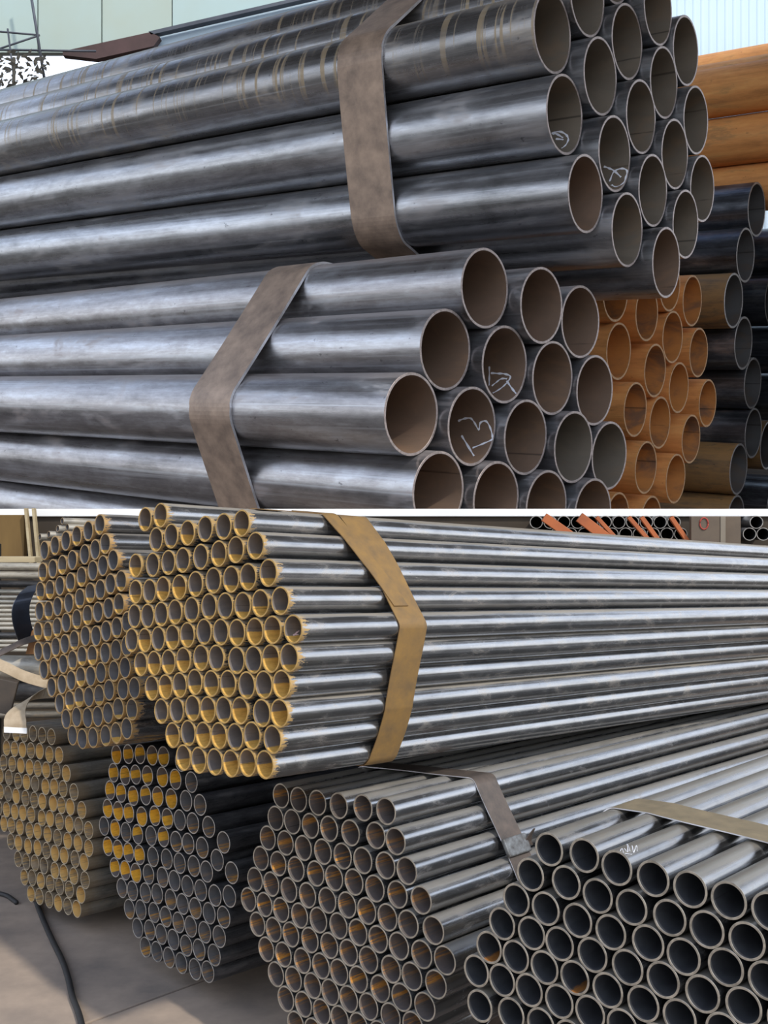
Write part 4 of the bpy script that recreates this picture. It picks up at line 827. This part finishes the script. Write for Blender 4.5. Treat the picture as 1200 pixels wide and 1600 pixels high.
hpipe('wide_pipe', at(-440, 1036, 3.95), at(120, 1044, 4.1), 19 / F * 4.0, [S_pale, B_lt, E_lt], 'wide pale pipe at far left beneath the rod pile', 'wide pipes at far left')
hpipe('wide_pipe', at(-440, 1076, 3.95), at(120, 1080, 4.1), 16 / F * 4.0, [S_dk, B_ri, E_se], 'wide dark pipe at far left under the slanting tan strap', 'wide pipes at far left')
bent('flat_strap', [(-30, 1026, 0), (8, 1043, 0), (40, 1058, 0.01), (82, 1070, 0.03)], 3.86, (0.0, 0.015, 0.017), 0.003, M_strapP, 'torn pale tan strap slanting across the wide pipes')
o = link('brown_plate', box_me('brown_plate', at(4, 1086, 3.84), (0.045, 0, -0.01), (0, 0.01, 0.003), (0.015, 0, 0.06), M_brownplate, 0.004)); tag(o, 'brown steel plate leaning at the far left edge', 'plate')
for y, lb in ((1107, 'upper'), (1121, 'lower')):
    hpipe('tan_pipe', at(-420, y - 1, 3.98), at(180, y - 6, 4.1), 6 / F * 4.0, [S_bl, B_bl, E_bl], '%s tan pipe behind the curled strap' % lb, 'tan pipes behind the curled strap')
P = catmull([at(85, 1080, 3.62), at(62, 1085, 3.55), at(40, 1096, 3.48), at(26, 1112, 3.42), at(24, 1128, 3.40), at(25, 1142, 3.40)], 6)
W = [Vector((-0.005, 0.02, 0.02)).lerp(Vector((0.036, 0.0, -0.002)), min(1, i / (len(P) - 8))) for i in range(len(P))]
r_ = empty('curled_strap', at(60, 1142, 3.5)); tag(r_, 'broad tan strap curling over the tan dusty bundle', 'strap')
inv = Matrix.Translation(r_.location).inverted()
link('band', strip_me('band', [inv @ p for p in P], W, 0.003, M_strapP), r_)
q = P[-1]
link('worn_tip', strip_me('worn_tip', [inv @ (q + Vector((0, -0.001, 0.012))), inv @ (q + Vector((0, -0.001, -0.006)))], [W[-1] * 1.02] * 2, 0.005, M_coping), r_)

# ------------------------------------------------------------------ lower yard background, right
Yr = 4.72
for row in range(4):
    k = 0
    for i in range(18):
        x = 838 + i * 21.5 + (row % 2) * 10.7; y = 816 + row * 18.5
        if 1072 < x < 1164 or y > 795 + (x - 830) * 0.19 + 34 or x > 1195 or (x > 1160 and row > 1): continue
        k += 1
        hpipe('rack_pipe', at(x, y, Yr), at(x, y, Yr) + Vector((0.05, 0.29, 0)), 10.2 / F * Yr, [S_dk, B_ri, E_se], '%s dark pipe mouth from left in %s row behind orange bars' % ((ORD + ['thirteenth', 'fourteenth', 'fifteenth', 'sixteenth', 'seventeenth', 'eighteenth'])[k], ORD[row + 1]), 'dark pipe mouths behind orange bars', 0.88, 20)
for n, (x0, y0, x1, y1, wpx, lb) in enumerate(((850, 800, 910, 850, 7, 'leftmost broad'), (905, 800, 975, 862, 8, 'second broad'), (932, 800, 985, 866, 3.0, 'third narrow'), (982, 800, 1045, 880, 3.2, 'fourth narrow'), (1002, 800, 1062, 890, 3.4, 'fifth yellowish'), (1048, 800, 1108, 895, 3.4, 'rightmost narrow'))):
    p, q = at(x0, y0 + 8, 4.62), at(x1, y1, 4.62); d = (q - p); u = d.normalized().cross(Vector((0, 1, 0)))
    o = link('orange_bar', box_me('orange_bar', (p + q) / 2, d / 2, u * wpx / F * 4.62, (0, 0.012, 0), M_orangebar, 0.002)); tag(o, '%s slanting orange steel bar behind the ochre-dusted bundle' % lb, 'bar', 'slanting orange bars')
cr = empty('steel_column', (at(1119, 830, 4.6).x, 4.62, ZG)); tag(cr, 'brown steel column with red painted ring near right edge', 'column')
inv = Matrix.Translation(cr.location).inverted()
hz = (zb - 0.002 - ZG) / 2; zc = (zb - 0.002 + ZG) / 2
def colbox(nm, x0, x1, y0, y1, mat):
    a_, b_ = at(x0, 830, 4.6).x, at(x1, 830, 4.6).x
    link(nm, box_me(nm, inv @ Vector(((a_ + b_) / 2, (y0 + y1) / 2, zc)), ((b_ - a_) / 2, 0, 0), (0, (y1 - y0) / 2, 0), (0, 0, hz), mat, 0.002), cr)
colbox('flange', 1078, 1126, 4.58, 4.61, M_column)
colbox('web', 1123, 1131, 4.575, 4.66, plain('worn_column_edge', (0.24, 0.20, 0.15), None, 0.6))
colbox('flange', 1131, 1160, 4.62, 4.65, M_column)
rp = [inv @ (at(1100 + 6.5 * math.cos(t), 818 + 9 * math.sin(t), 4.577)) for t in [k * math.pi / 10 for k in range(20)] + [0.0]]
link('painted_ring', tube_me('painted_ring', rp, 0.0032, M_red, 6), cr)

# ------------------------------------------------------------------ floor details
pts = [ground(x, y) + Vector((0, 0, 0.009)) for x, y in ((40, 1368), (48, 1388), (62, 1428), (80, 1470), (97, 1505), (107, 1535), (113, 1562), (124, 1592), (135, 1640))]
o = link('rubber_cable', tube_me('rubber_cable', catmull(pts, 6), 0.009, M_cable, 10)); tag(o, 'black cable snaking over the concrete floor', 'cable')
pts = [ground(x, y) + Vector((0, 0, 0.008)) for x, y in ((-20, 1395), (8, 1402), (18, 1408), (26, 1414))]
o = link('cable_stub', tube_me('cable_stub', catmull(pts, 4), 0.008, M_cable, 8)); tag(o, 'short dark cable end at the far left floor edge', 'cable')
